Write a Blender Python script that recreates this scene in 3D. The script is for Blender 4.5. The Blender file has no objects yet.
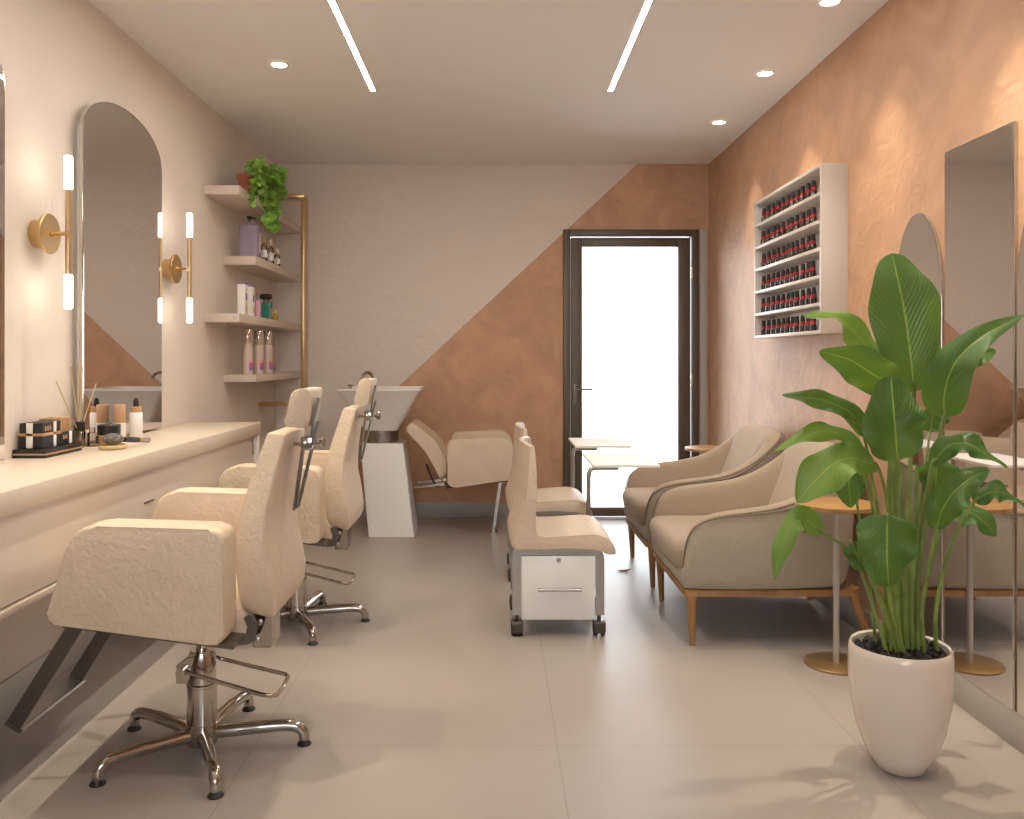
import bpy, bmesh, math, random
from mathutils import Vector, Matrix, Euler
random.seed(7)
R = math.radians
C = bpy.context.scene.collection
scene = bpy.context.scene

# ------------------------------------------------------------------ camera
F = 856.0; VX = 496.0; VY = 358.0; CH = 1.23
cam_d = bpy.data.cameras.new('camera'); cam = bpy.data.objects.new('camera', cam_d); C.objects.link(cam)
cam.location = (0, 0, CH); cam.rotation_euler = (R(90), 0, 0)
cam_d.sensor_width = 36; cam_d.lens = 36*F/1024
cam_d.shift_x = (512-VX)/1024; cam_d.shift_y = -(409.5-VY)/1024
cam_d.clip_start = 0.05
scene.camera = cam
scene.view_settings.view_transform = 'Standard'; scene.view_settings.look = 'None'
scene.view_settings.gamma = 1; scene.view_settings.use_curve_mapping = False
scene.view_settings.exposure = 0.08

def P(px, py, Y):
    return Vector(((px-VX)*Y/F, Y, CH-(py-VY)*Y/F))

# ------------------------------------------------------------------ materials
def mat(name, col, rough=0.5, metal=0.0, bump=None, var=None, spec=0.5, coat=0.0, emit=None, sheen=0.0):
    m = bpy.data.materials.new(name); m.use_nodes = True
    nt = m.node_tree; b = nt.nodes['Principled BSDF']
    b.inputs['Base Color'].default_value = (*col, 1); b.inputs['Roughness'].default_value = rough
    b.inputs['Metallic'].default_value = metal
    b.inputs['Specular IOR Level'].default_value = spec
    b.inputs['Coat Weight'].default_value = coat; b.inputs['Coat Roughness'].default_value = 0.1
    b.inputs['Sheen Weight'].default_value = sheen
    tc = nt.nodes.new('ShaderNodeTexCoord')
    if var:                       # (scale, amount, detail): noise variation of the colour
        n = nt.nodes.new('ShaderNodeTexNoise'); n.inputs['Scale'].default_value = var[0]; n.inputs['Detail'].default_value = var[2]
        n.inputs['Distortion'].default_value = var[3] if len(var) > 3 else 0
        nt.links.new(tc.outputs['Object'], n.inputs['Vector'])
        cr = nt.nodes.new('ShaderNodeValToRGB')
        a = var[1]
        cr.color_ramp.elements[0].position = .3; cr.color_ramp.elements[1].position = .7
        cr.color_ramp.elements[0].color = (*[c*(1-a) for c in col], 1)
        cr.color_ramp.elements[1].color = (*[min(1, c*(1+a)) for c in col], 1)
        nt.links.new(n.outputs['Fac'], cr.inputs['Fac']); nt.links.new(cr.outputs['Color'], b.inputs['Base Color'])
    if bump:                      # (scale xyz, strength, distance, detail)
        mp = nt.nodes.new('ShaderNodeMapping'); mp.inputs['Scale'].default_value = bump[0]
        n2 = nt.nodes.new('ShaderNodeTexNoise'); n2.inputs['Scale'].default_value = 1; n2.inputs['Detail'].default_value = bump[3]
        n2.inputs['Distortion'].default_value = bump[4] if len(bump) > 4 else 0
        bp = nt.nodes.new('ShaderNodeBump'); bp.inputs['Strength'].default_value = bump[1]; bp.inputs['Distance'].default_value = bump[2]
        nt.links.new(tc.outputs['Object'], mp.inputs['Vector']); nt.links.new(mp.outputs['Vector'], n2.inputs['Vector'])
        nt.links.new(n2.outputs['Fac'], bp.inputs['Height']); nt.links.new(bp.outputs['Normal'], b.inputs['Normal'])
    if emit:
        b.inputs['Emission Color'].default_value = (*emit[0], 1); b.inputs['Emission Strength'].default_value = emit[1]
    return m

M = {}
PLASTER = (0.75, 0.672, 0.605)
TERRA = (0.57, 0.34, 0.21)
M['plaster'] = mat('white_plaster', PLASTER, .62, bump=((60, 60, 10), .45, .006, 4), var=(3, .03, 3))
M['terra'] = mat('terracotta_plaster', TERRA, .55, bump=((8, 8, 11), .5, .012, 7, 1.4), var=(3.2, .13, 6, 1.0))
M['ceiling'] = mat('ceiling_paint', (0.84, 0.82, 0.805), .8, bump=((3, 3, 3), .1, .01, 3))
M['base'] = mat('baseboard_tile', (0.42, 0.385, 0.35), .4)
M['chair'] = mat('cream_textured_leather', (0.66, 0.535, 0.40), .5, bump=((46, 46, 46), .60, .007, 3, .7), var=(12, .04, 3))
M['counter'] = mat('beige_laminate', (0.62, 0.53, 0.44), .38)
M['cabinet'] = mat('greige_lacquer', (0.74, 0.66, 0.585), .32)
M['shelfm'] = mat('shelf_laminate', (0.62, 0.53, 0.45), .4)
M['white'] = mat('white_lacquer', (0.88, 0.865, 0.85), .3)
M['tablewhite'] = mat('table_laminate', (0.90, 0.88, 0.86), .75, spec=.15)
M['rack'] = mat('rack_laminate', (0.64, 0.585, 0.535), .4)
M['ceramic'] = mat('white_ceramic', (0.89, 0.86, 0.84), .15, coat=.4)
M['pot'] = mat('planter_ceramic', (0.74, 0.66, 0.58), .22, coat=.3)
M['chrome'] = mat('chrome', (0.50, 0.46, 0.42), .12, 1)
M['steel'] = mat('satin_steel', (0.40, 0.365, 0.33), .32, 1)
M['castor'] = mat('dark_bronze_castor', (0.10, 0.085, 0.07), .35, .6)
M['darksteel'] = mat('dark_steel', (0.20, 0.17, 0.145), .32, .85)
M['brass'] = mat('brushed_brass', (0.62, 0.44, 0.22), .30, 1)
M['bronze'] = mat('dark_bronze_aluminium', (0.115, 0.087, 0.065), .40, .3)
M['black'] = mat('black_rubber', (0.015, 0.014, 0.014), .45)
M['blackcard'] = mat('black_card', (0.014, 0.011, 0.010), .5)
M['kraft'] = mat('kraft_gold_card', (0.42, 0.25, 0.12), .5, var=(30, .1, 2))
M['whitecard'] = mat('white_card', (0.80, 0.77, 0.74), .5)
M['tan'] = mat('tan_plastic', (0.50, 0.30, 0.16), .35)
M['sofa'] = mat('taupe_upholstery', (0.365, 0.29, 0.21), .85, bump=((260, 260, 260), .35, .002, 2), var=(180, .10, 2), sheen=.2)
M['sofaside'] = mat('greige_upholstery', (0.39, 0.335, 0.27), .85, bump=((260, 260, 260), .35, .002, 2), var=(180, .10, 2), sheen=.2)
M['piping'] = mat('dark_piping', (0.20, 0.155, 0.11), .8)
def wood(name, a, b, sc):
    m = bpy.data.materials.new(name); m.use_nodes = True; nt = m.node_tree; bs = nt.nodes['Principled BSDF']
    tc = nt.nodes.new('ShaderNodeTexCoord'); mp = nt.nodes.new('ShaderNodeMapping'); mp.inputs['Scale'].default_value = sc
    n = nt.nodes.new('ShaderNodeTexNoise'); n.inputs['Scale'].default_value = 1; n.inputs['Detail'].default_value = 5
    cr = nt.nodes.new('ShaderNodeValToRGB'); cr.color_ramp.elements[0].color = (*a, 1); cr.color_ramp.elements[1].color = (*b, 1)
    cr.color_ramp.elements[0].position = .3; cr.color_ramp.elements[1].position = .72
    nt.links.new(tc.outputs['Object'], mp.inputs['Vector']); nt.links.new(mp.outputs['Vector'], n.inputs['Vector'])
    nt.links.new(n.outputs['Fac'], cr.inputs['Fac']); nt.links.new(cr.outputs['Color'], bs.inputs['Base Color'])
    bs.inputs['Roughness'].default_value = .42
    return m
M['wood'] = wood('walnut_wood', (.30, .145, .052), (.45, .245, .098), (30, 30, 3))
M['tabletop'] = wood('oak_tabletop', (.31, .165, .05), (.44, .25, .085), (6, 70, 6))
M['lightwood'] = mat('bronze_disc', (.40, .255, .115), .35, .6)
M['pole'] = mat('grey_pole', (.55, .52, .50), .3, .7)
M['soil'] = mat('lava_rock', (.022, .018, .015), .8, bump=((120, 120, 120), .6, .004, 3))
M['pterra'] = mat('clay_pot', (.42, .13, .06), .75)
M['ivy'] = mat('ivy_leaf', (.19, .38, .055), .45, var=(22, .45, 2))
M['lav'] = mat('lavender_plastic', (.30, .24, .33), .35)
M['purple'] = mat('purple_print', (.24, .12, .45), .4)
M['pinkp'] = mat('pink_glass', (.74, .36, .52), .2)
M['magenta'] = mat('magenta_print', (.55, .10, .36), .4)
M['orangep'] = mat('orange_print', (.80, .30, .13), .4)
M['teal'] = mat('teal_glass', (.012, .20, .15), .12, coat=.5)
M['gold'] = mat('gold_leafing', (.72, .46, .12), .3, .8)
M['red'] = mat('red_band', (.40, .014, .02), .35)
M['polish'] = mat('dark_polish_glass', (.035, .018, .014), .12, coat=.6)
M['bristle'] = mat('grey_bristle', (.22, .20, .19), .9, bump=((300, 300, 300), 1, .01, 2), var=(120, .6, 2))
M['cream'] = mat('cream_plastic', (.72, .61, .49), .35)
M['reed'] = mat('rattan_reed', (.55, .41, .20), .6)
M['dryleaf'] = mat('dry_leaf', (.42, .17, .04), .9, spec=.05)
M['mirror'] = mat('mirror_silver', (.82, .80, .79), .0, 1)
M['mirroredge'] = mat('mirror_edge_glass', (.62, .60, .57), .08, .9)
M['grey_trim'] = mat('grey_trim', (.48, .44, .42), .5)
WARM = (1.0, .80, .58)
M['led'] = mat('led_diffuser', (1, 1, 1), .5, emit=((1.0, .90, .775), 116))
M['bulb'] = mat('lamp_tube', (1, 1, 1), .5, emit=((1.0, .87, .68), 9))
M['down'] = mat('downlight_lens', (1, 1, 1), .5, emit=((1.0, .80, .52), 18))

def glass_mat(name, tint=(1, 1, 1), gl=.06):
    m = bpy.data.materials.new(name); m.use_nodes = True; nt = m.node_tree; nt.nodes.clear()
    o = nt.nodes.new('ShaderNodeOutputMaterial'); mx = nt.nodes.new('ShaderNodeMixShader'); t = nt.nodes.new('ShaderNodeBsdfTransparent')
    g = nt.nodes.new('ShaderNodeBsdfGlossy'); lw = nt.nodes.new('ShaderNodeFresnel'); lw.inputs['IOR'].default_value = 1.45
    t.inputs['Color'].default_value = (*tint, 1); g.inputs['Roughness'].default_value = .03
    nt.links.new(lw.outputs['Fac'], mx.inputs['Fac']); nt.links.new(t.outputs[0], mx.inputs[1]); nt.links.new(g.outputs[0], mx.inputs[2])
    nt.links.new(mx.outputs[0], o.inputs['Surface'])
    return m
M['glass'] = glass_mat('clear_glass', (.97, .98, .98))
M['bottleglass'] = glass_mat('bottle_glass', (.88, .84, .81))

# back wall: two plasters meeting on a painted diagonal
def backwall():
    m = M['terra'].copy(); m.name = 'two_tone_plaster'; nt = m.node_tree; b = nt.nodes['Principled BSDF']
    old = b.inputs['Base Color'].links[0].from_socket
    tc = nt.nodes.new('ShaderNodeTexCoord'); sx = nt.nodes.new('ShaderNodeSeparateXYZ')
    nt.links.new(tc.outputs['Object'], sx.inputs[0])
    mul = nt.nodes.new('ShaderNodeMath'); mul.operation = 'MULTIPLY_ADD'; mul.inputs[1].default_value = .932; mul.inputs[2].default_value = 1.021+.932*.742
    nt.links.new(sx.outputs['X'], mul.inputs[0])
    gt = nt.nodes.new('ShaderNodeMath'); gt.operation = 'GREATER_THAN'
    nt.links.new(sx.outputs['Z'], gt.inputs[0]); nt.links.new(mul.outputs[0], gt.inputs[1])
    mix = nt.nodes.new('ShaderNodeMix'); mix.data_type = 'RGBA'
    nt.links.new(gt.outputs[0], mix.inputs['Factor']); nt.links.new(old, mix.inputs['A']); mix.inputs['B'].default_value = (*PLASTER, 1)
    nt.links.new(mix.outputs['Result'], b.inputs['Base Color'])
    return m
M['backwall'] = backwall()

def floor_mat():
    m = mat('floor_tile', (.375, .335, .305), .40, var=(1.5, .05, 4))
    nt = m.node_tree; b = nt.nodes['Principled BSDF']; old = b.inputs['Base Color'].links[0].from_socket
    tc = nt.nodes.new('ShaderNodeTexCoord'); sx = nt.nodes.new('ShaderNodeSeparateXYZ'); nt.links.new(tc.outputs['Object'], sx.inputs[0])
    outs = []
    for ax, off in (('X', .194), ('Y', 2.715)):
        a = nt.nodes.new('ShaderNodeMath'); a.operation = 'SUBTRACT'; a.inputs[1].default_value = off-.96*10
        nt.links.new(sx.outputs[ax], a.inputs[0])
        d = nt.nodes.new('ShaderNodeMath'); d.operation = 'DIVIDE'; d.inputs[1].default_value = .96; nt.links.new(a.outputs[0], d.inputs[0])
        f = nt.nodes.new('ShaderNodeMath'); f.operation = 'FRACT'; nt.links.new(d.outputs[0], f.inputs[0])
        p = nt.nodes.new('ShaderNodeMath'); p.operation = 'PINGPONG'; p.inputs[1].default_value = .5; nt.links.new(f.outputs[0], p.inputs[0])
        l = nt.nodes.new('ShaderNodeMath'); l.operation = 'LESS_THAN'; l.inputs[1].default_value = .0021; nt.links.new(p.outputs[0], l.inputs[0])
        outs.append(l)
    mx = nt.nodes.new('ShaderNodeMath'); mx.operation = 'MAXIMUM'
    nt.links.new(outs[0].outputs[0], mx.inputs[0]); nt.links.new(outs[1].outputs[0], mx.inputs[1])
    mix = nt.nodes.new('ShaderNodeMix'); mix.data_type = 'RGBA'; nt.links.new(mx.outputs[0], mix.inputs['Factor'])
    nt.links.new(old, mix.inputs['A']); mix.inputs['B'].default_value = (.30, .265, .235, 1)
    nt.links.new(mix.outputs['Result'], b.inputs['Base Color'])
    return m
M['floor'] = floor_mat()

def leaf_mat(name, c0, c1):
    m = bpy.data.materials.new(name); m.use_nodes = True; nt = m.node_tree; b = nt.nodes['Principled BSDF']
    uv = nt.nodes.new('ShaderNodeUVMap'); sx = nt.nodes.new('ShaderNodeSeparateXYZ'); nt.links.new(uv.outputs[0], sx.inputs[0])
    c = nt.nodes.new('ShaderNodeMath'); c.operation = 'SUBTRACT'; c.inputs[1].default_value = .5; nt.links.new(sx.outputs['Y'], c.inputs[0])
    ab = nt.nodes.new('ShaderNodeMath'); ab.operation = 'ABSOLUTE'; nt.links.new(c.outputs[0], ab.inputs[0])
    # side veins sweep forward from the midrib
    k = nt.nodes.new('ShaderNodeMath'); k.operation = 'MULTIPLY_ADD'; k.inputs[1].default_value = -.62; nt.links.new(ab.outputs[0], k.inputs[0]); nt.links.new(sx.outputs['X'], k.inputs[2])
    s = nt.nodes.new('ShaderNodeMath'); s.operation = 'MULTIPLY'; s.inputs[1].default_value = 150; nt.links.new(k.outputs[0], s.inputs[0])
    si = nt.nodes.new('ShaderNodeMath'); si.operation = 'SINE'; nt.links.new(s.outputs[0], si.inputs[0])
    cr = nt.nodes.new('ShaderNodeValToRGB'); cr.color_ramp.elements[0].color = (*c0, 1); cr.color_ramp.elements[1].color = (*c1, 1)
    mr = nt.nodes.new('ShaderNodeMapRange'); mr.inputs['From Min'].default_value = -1; nt.links.new(si.outputs[0], mr.inputs['Value'])
    nt.links.new(mr.outputs[0], cr.inputs['Fac'])
    rib = nt.nodes.new('ShaderNodeMath'); rib.operation = 'LESS_THAN'; rib.inputs[1].default_value = .016; nt.links.new(ab.outputs[0], rib.inputs[0])
    mix = nt.nodes.new('ShaderNodeMix'); mix.data_type = 'RGBA'; nt.links.new(rib.outputs[0], mix.inputs['Factor'])
    nt.links.new(cr.outputs['Color'], mix.inputs['A']); mix.inputs['B'].default_value = (.30, .38, .06, 1)
    nt.links.new(mix.outputs['Result'], b.inputs['Base Color'])
    b.inputs['Roughness'].default_value = .36
    bp = nt.nodes.new('ShaderNodeBump'); bp.inputs['Strength'].default_value = .35; bp.inputs['Distance'].default_value = .003
    nt.links.new(si.outputs[0], bp.inputs['Height']); nt.links.new(bp.outputs['Normal'], b.inputs['Normal'])
    tr = nt.nodes.new('ShaderNodeBsdfTranslucent'); tr.inputs['Color'].default_value = (.30, .52, .06, 1)
    ms = nt.nodes.new('ShaderNodeMixShader'); ms.inputs['Fac'].default_value = .16
    out = nt.nodes['Material Output']
    nt.links.new(b.outputs[0], ms.inputs[1]); nt.links.new(tr.outputs[0], ms.inputs[2]); nt.links.new(ms.outputs[0], out.inputs['Surface'])
    return m
M['leaf'] = leaf_mat('broad_leaf', (.036, .105, .016), (.058, .155, .026))
M['leaflit'] = leaf_mat('lit_broad_leaf', (.12, .24, .032), (.17, .31, .048))  # yellow-lit copy of the broad leaf; the light is in its colour
M['stem'] = mat('green_stem', (.20, .27, .060), .45, var=(14, .3, 2))

# ------------------------------------------------------------------ mesh builder
class B:
    def __init__(s): s.bm = bmesh.new(); s.bm.loops.layers.uv.new('UVMap')
    def box(s, x0, x1, y0, y1, z0, z1, bev=0.0, seg=2):
        vs = [s.bm.verts.new(v) for v in ((x0,y0,z0),(x1,y0,z0),(x1,y1,z0),(x0,y1,z0),(x0,y0,z1),(x1,y0,z1),(x1,y1,z1),(x0,y1,z1))]
        fs = [s.bm.faces.new([vs[i] for i in f]) for f in ((3,2,1,0),(4,5,6,7),(0,1,5,4),(1,2,6,5),(2,3,7,6),(3,0,4,7))]
        if bev:
            es = {e for f in fs for e in f.edges}
            bmesh.ops.bevel(s.bm, geom=list(es), offset=bev, segments=seg, profile=.5, affect='EDGES')
        return s
    def rings(s, rs, closed=True, cap=True, loop=False):
        V = [[s.bm.verts.new(p) for p in r] for r in rs]
        n = len(V[0]); m = len(V)
        for i in range(m if loop else m-1):
            a, b = V[i], V[(i+1) % m]
            for j in range(n if closed else n-1):
                k = (j+1) % n
                s.bm.faces.new((a[j], a[k], b[k], b[j]))
        if cap and closed and not loop:
            s.bm.faces.new(V[0][::-1]); s.bm.faces.new(V[-1])
        return s
    def lathe(s, c, prof, n=32, ax='z', cap=True):
        rs = []
        for r, h in prof:
            ring = []
            for j in range(n):
                t = 2*math.pi*j/n
                a, b = r*math.cos(t), r*math.sin(t)
                v = {'z': (a, b, h), 'y': (b, h, a), 'x': (h, a, b)}[ax]
                ring.append(Vector(c)+Vector(v))
            rs.append(ring)
        return s.rings(rs, cap=cap)
    def tube(s, pts, r, n=10, loop=False, cap=True, rect=None, up=None):
        pts = [Vector(p) for p in pts]; m = len(pts)
        rr = r if isinstance(r, (list, tuple)) else [r]*m
        T = []
        for i in range(m):
            if loop: t = pts[(i+1) % m]-pts[i-1]
            else: t = pts[min(i+1, m-1)]-pts[max(i-1, 0)]
            T.append(t.normalized())
        u = Vector(up) if up else (Vector((0, 0, 1)) if abs(T[0].z) < .9 else Vector((1, 0, 0)))
        rs = []
        for i in range(m):
            t = T[i]; side = t.cross(u)
            if side.length < 1e-4: side = t.orthogonal()
            side.normalize(); nu = side.cross(t).normalized()
            if not up: u = nu
            if rect:
                w, h = rect; hw, hh = w/2, h/2
                ring = [pts[i]+side*a+nu*b for a, b in ((-hw,-hh),(hw,-hh),(hw,hh),(-hw,hh))]
            else:
                ring = [pts[i]+(side*math.cos(2*math.pi*j/n)+nu*math.sin(2*math.pi*j/n))*rr[i] for j in range(n)]
            rs.append(ring)
        return s.rings(rs, cap=cap, loop=loop)
    def prism(s, pts, d0, d1, ax='y', bev=0.0, seg=3):
        """2D outline pts (a,b) extruded between d0 and d1. ax y: (x,z); ax x: (y,z); ax z: (x,y)"""
        def v(a, b, d): return {'y': (a, d, b), 'x': (d, a, b), 'z': (a, b, d)}[ax]
        A = [s.bm.verts.new(v(a, b, d0)) for a, b in pts]; Bv = [s.bm.verts.new(v(a, b, d1)) for a, b in pts]
        n = len(pts)
        f0 = s.bm.faces.new(A); f1 = s.bm.faces.new(Bv[::-1])
        for i in range(n):
            k = (i+1) % n; s.bm.faces.new((A[i], Bv[i], Bv[k], A[k]))
        if bev:
            es = set(f0.edges) | set(f1.edges)
            bmesh.ops.bevel(s.bm, geom=list(es), offset=bev, segments=seg, profile=.5, affect='EDGES')
        return s
    def sphere(s, c, r, sx=1, sy=1, sz=1, u=16, v=10):
        mtx = Matrix.Translation(c) @ Matrix.Diagonal((sx*r, sy*r, sz*r, 1))
        bmesh.ops.create_uvsphere(s.bm, u_segments=u, v_segments=v, radius=1, matrix=mtx); return s
    def ico(s, c, r, sub=1, sq=(1,1,1)):
        mtx = Matrix.Translation(c) @ Euler((random.random()*6, random.random()*6, random.random()*6)).to_matrix().to_4x4() @ Matrix.Diagonal((*[r*q for q in sq], 1))
        bmesh.ops.create_icosphere(s.bm, subdivisions=sub, radius=1, matrix=mtx); return s

def wloc(o):
    v = Vector((0, 0, 0))
    while o: v += o.location; o = o.parent
    return v

def obj(name, b, m, parent=None, ang=35, smooth=True, subsurf=0, recalc=True, label=None):
    bm = b.bm
    if recalc: bmesh.ops.recalc_face_normals(bm, faces=bm.faces)
    if parent:
        bmesh.ops.translate(bm, verts=bm.verts, vec=-wloc(parent))
    me = bpy.data.meshes.new(name)
    if smooth:
        for f in bm.faces: f.smooth = True
        for e in bm.edges:
            if len(e.link_faces) == 2 and e.calc_face_angle(0) > R(ang): e.smooth = False
    bm.to_mesh(me); bm.free()
    o = bpy.data.objects.new(name, me); C.objects.link(o)
    me.materials.append(M[m] if isinstance(m, str) else m)
    if parent: o.parent = parent
    if subsurf:
        md = o.modifiers.new('subdivision', 'SUBSURF'); md.levels = subsurf; md.render_levels = subsurf
    if label: o['label'] = label
    return o

def thing(name, loc, label, cat, group=None):
    o = bpy.data.objects.new(name, None); C.objects.link(o); o.location = loc; o.empty_display_size = .1
    return tag(o, label, cat, group)
def tag(o, label, cat, group=None):
    o['label'] = label; o['category'] = cat
    if group: o['group'] = group
    return o
def struct(name, b, m, parent=None, **k):
    o = obj(name, b, m, parent, **k)
    if not parent: o['kind'] = 'structure'
    return o
def dup(root, loc, label):
    def cp(o, par):
        c = o.copy(); C.objects.link(c); c.parent = par
        for ch in list(o.children): cp(ch, c)
        return c
    r = cp(root, None); r.location = loc; r['label'] = label
    return r
def single(name, b, m, loc, label, cat, group=None, **k):
    """a thing that is one mesh; origin placed at loc"""
    bmesh.ops.translate(b.bm, verts=b.bm.verts, vec=-Vector(loc))
    o = obj(name, b, m, None, **k); o.location = loc
    return tag(o, label, cat, group)

def catmull(pts, n=8, closed=False):
    pts = [Vector(p) for p in pts]; out = []
    m = len(pts)
    rng = range(m) if closed else range(m-1)
    for i in rng:
        if closed: p0, p1, p2, p3 = pts[i-1], pts[i], pts[(i+1) % m], pts[(i+2) % m]
        else: p0, p1, p2, p3 = pts[max(i-1, 0)], pts[i], pts[i+1], pts[min(i+2, m-1)]
        for k in range(n):
            t = k/n
            out.append(.5*((2*p1)+(p2-p0)*t+(2*p0-5*p1+4*p2-p3)*t*t+(3*p1-p0-3*p2+p3)*t**3))
    if not closed: out.append(pts[-1])
    return out

def rounded(pts, r, n=5):
    """round the corners of a 2D outline; r one value or one per corner"""
    out = []; m = len(pts)
    for i in range(m):
        p = Vector(pts[i]); a = Vector(pts[i-1]); b = Vector(pts[(i+1) % m])
        rr = r[i] if isinstance(r, (list, tuple)) else r
        da = (a-p); db = (b-p); la = min(rr, da.length*.49); lb = min(rr, db.length*.49)
        if rr <= 0: out.append(tuple(p)); continue
        q0 = p+da.normalized()*la; q1 = p+db.normalized()*lb
        for k in range(n+1):
            t = k/n
            out.append(tuple(q0*(1-t)**2+p*2*t*(1-t)+q1*t*t))
    return out

# ------------------------------------------------------------------ room
XL, XR, YB, YF, H = -1.709, 1.647, 6.62, -1.6, 2.73
struct('floor', B().box(XL-.1, XR+.1, YF-.1, YB+.12, -.1, 0), 'floor')
struct('ceiling', B().box(XL-.1, XR+.1, YF-.1, YB+.12, H, H+.1), 'ceiling')
struct('wall_left', B().box(XL-.1, XL, YF-.1, YB+.12, 0, H), 'plaster')
struct('wall_right', B().box(XR, XR+.1, YF-.1, YB+.12, 0, H), 'terra')
WX0, WX1, WZ0, WZ1 = -.9, 1.0, .9, 2.3      # unseen window behind the camera, added for fill daylight
b = B(); b.box(XL, WX0, YF-.1, YF, 0, H); b.box(WX1, XR, YF-.1, YF, 0, H); b.box(WX0, WX1, YF-.1, YF, 0, WZ0); b.box(WX0, WX1, YF-.1, YF, WZ1, H)
struct('wall_front', b, 'plaster')
b = B()
for x0, x1, z0, z1 in ((WX0, WX0+.05, WZ0, WZ1), (WX1-.05, WX1, WZ0, WZ1), (-.025, .025, WZ0+.05, WZ1-.05), (WX0+.05, WX1-.05, WZ0, WZ0+.05), (WX0+.05, WX1-.05, WZ1-.05, WZ1)):
    b.box(x0, x1, YF-.08, YF-.02, z0, z1, .003)
fill_win = struct('fill_window_1', b, 'bronze')
obj('glass_pane', B().box(WX0+.04, WX1-.04, YF-.056, YF-.046, WZ0+.04, WZ1-.04), 'glass', fill_win, smooth=False)
DX0, DX1, DZ = .518, 1.562, 2.22
b = B(); b.box(XL, DX0, YB, YB+.12, 0, H); b.box(DX0, DX1, YB, YB+.12, DZ, H); b.box(DX1, XR, YB, YB+.12, 0, H)
struct('wall_back', b, 'backwall')
BH = .112
struct('baseboard_left', B().box(XL, XL+.014, YF, YB, 0, BH, .003), 'base')
struct('baseboard_right', B().box(XR-.012, XR, YF, YB, 0, BH, .003), 'base')
struct('baseboard_back', B().box(XL+.014, DX0, YB-.014, YB, 0, BH, .003), 'base')
struct('trim_1', B().box(1.572, 1.628, YB-.02, YB, 0, DZ, .003), 'grey_trim')
# door
d = B()
for x0, x1, z0, z1 in ((DX0, DX0+.055, 0, DZ), (DX1-.05, DX1, 0, DZ), (DX0+.055, DX1-.05, DZ-.05, DZ)):
    d.box(x0, x1, YB-.03, YB+.08, z0, z1, .004)
door = struct('door_1', d, 'bronze')
lx0, lx1, gx0, gx1, gz0, gz1 = DX0+.06, DX1-.06, .667, 1.408, .075, 2.09
lf = B()
lf.box(lx0, gx0, YB-.01, YB+.045, .008, DZ-.06, .004); lf.box(gx1, lx1, YB-.01, YB+.045, .008, DZ-.06, .004)
lf.box(gx0, gx1, YB-.01, YB+.045, .008, gz0, .003); lf.box(gx0, gx1, YB-.01, YB+.045, gz1, DZ-.06, .003)
leaf = obj('door_leaf', lf, 'bronze', door)
obj('glass_pane', B().box(gx0-.005, gx1+.005, YB+.012, YB+.022, gz0-.005, gz1+.005), 'glass', leaf, smooth=False)
h = B(); h.box(.598, .625, YB-.02, YB-.01, .87, 1.03, .003); h.tube([(.612, YB-.02, .99), (.612, YB-.065, .99)], .009)
h.tube([(.605, YB-.062, .99), (.74, YB-.062, .99)], .009); h.lathe((.612, YB-.01, .90), [(.009, -.016), (.009, 0)], 12, 'y')
obj('door_handle', h, 'darksteel', door)
for z0 in (1.83, 1.01):
    obj('hinge', B().box(DX1-.058, DX1-.045, YB-.036, YB-.01, z0, z0+.10, .002), 'chrome', door)

# pavement outside the door
struct('ground', B().box(-6, 8, YB+.12, YB+14, -.1, -.02), mat('pavement', (.75, .75, .74), .8))

# ------------------------------------------------------------------ ceiling lights
def led(x, label):
    t = thing('led_strip', (x, 3.6, H), label, 'ceiling light', 'recessed ceiling light strips')
    y0, y1 = 1.9, 4.79
    b = B(); b.box(x-.016, x-.012, y0, y1, H-.006, H+.0, .001); b.box(x+.012, x+.016, y0, y1, H-.006, H, .001)
    b.box(x-.016, x+.016, y1, y1+.006, H-.006, H, .001); b.box(x-.016, x+.016, y0-.006, y0, H-.006, H, .001)
    obj('channel', b, 'white', t)
    obj('diffuser', B().box(x-.0118, x+.0118, y0, y1, H-.005, H-.001), 'led', t)
led(-.688, 'slim linear light recessed in ceiling on the left, nearer the white wall')
led(.640, 'slim linear light recessed in ceiling on the right, nearer the terracotta wall')
DOWN_W = 44
def downlight(x, y, label, power=DOWN_W):
    t = thing('downlight', (x, y, H), label, 'ceiling light', 'recessed round downlights')
    obj('trim_ring', B().lathe((x, y, H), [(.036, -.001), (.040, -.006), (.048, -.006), (.052, -.001)], 32, cap=False), 'white', t)
    obj('lens', B().lathe((x, y, H), [(.037, -.0035), (.037, -.001)], 24), 'down', t)
    l = bpy.data.lights.new('downlight_lamp', 'SPOT'); l.energy = power; l.color = (1, .85, .66); l.spot_size = R(70 if y > 3 or x < 0 else 58); l.spot_blend = 1.0; l.shadow_soft_size = .008
    o = bpy.data.objects.new('downlight_lamp', l); C.objects.link(o); o.parent = t; o.location = (0, 0, -.02)
downlight(-1.108, 4.37, 'small round downlight on the left side of the ceiling near the shelves')
downlight(1.417, 5.44, 'small round downlight furthest along the right wall, nearest the door')
downlight(1.416, 4.505, 'small round downlight above the white nail polish rack')
downlight(1.403, 3.597, 'small round downlight at top edge of the photo above the terracotta wall')
for x, y, p_, lb in ((-1.108, 3.45, 70, 'unseen downlight added over the gap between the two salon chairs'), (-1.108, 2.45, 80, 'unseen downlight added over the nearest salon chair'),
                     (1.41, 2.68, 95, 'unseen downlight added over the big potted plant'), (1.41, 1.76, 60, 'unseen downlight added on the right, just before the potted plant'), (-1.108, 1.45, 60, 'unseen downlight added at the near end of the countertop')):
    downlight(x, y, lb, p_)  # unseen downlights added along both rows for fill light

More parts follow.
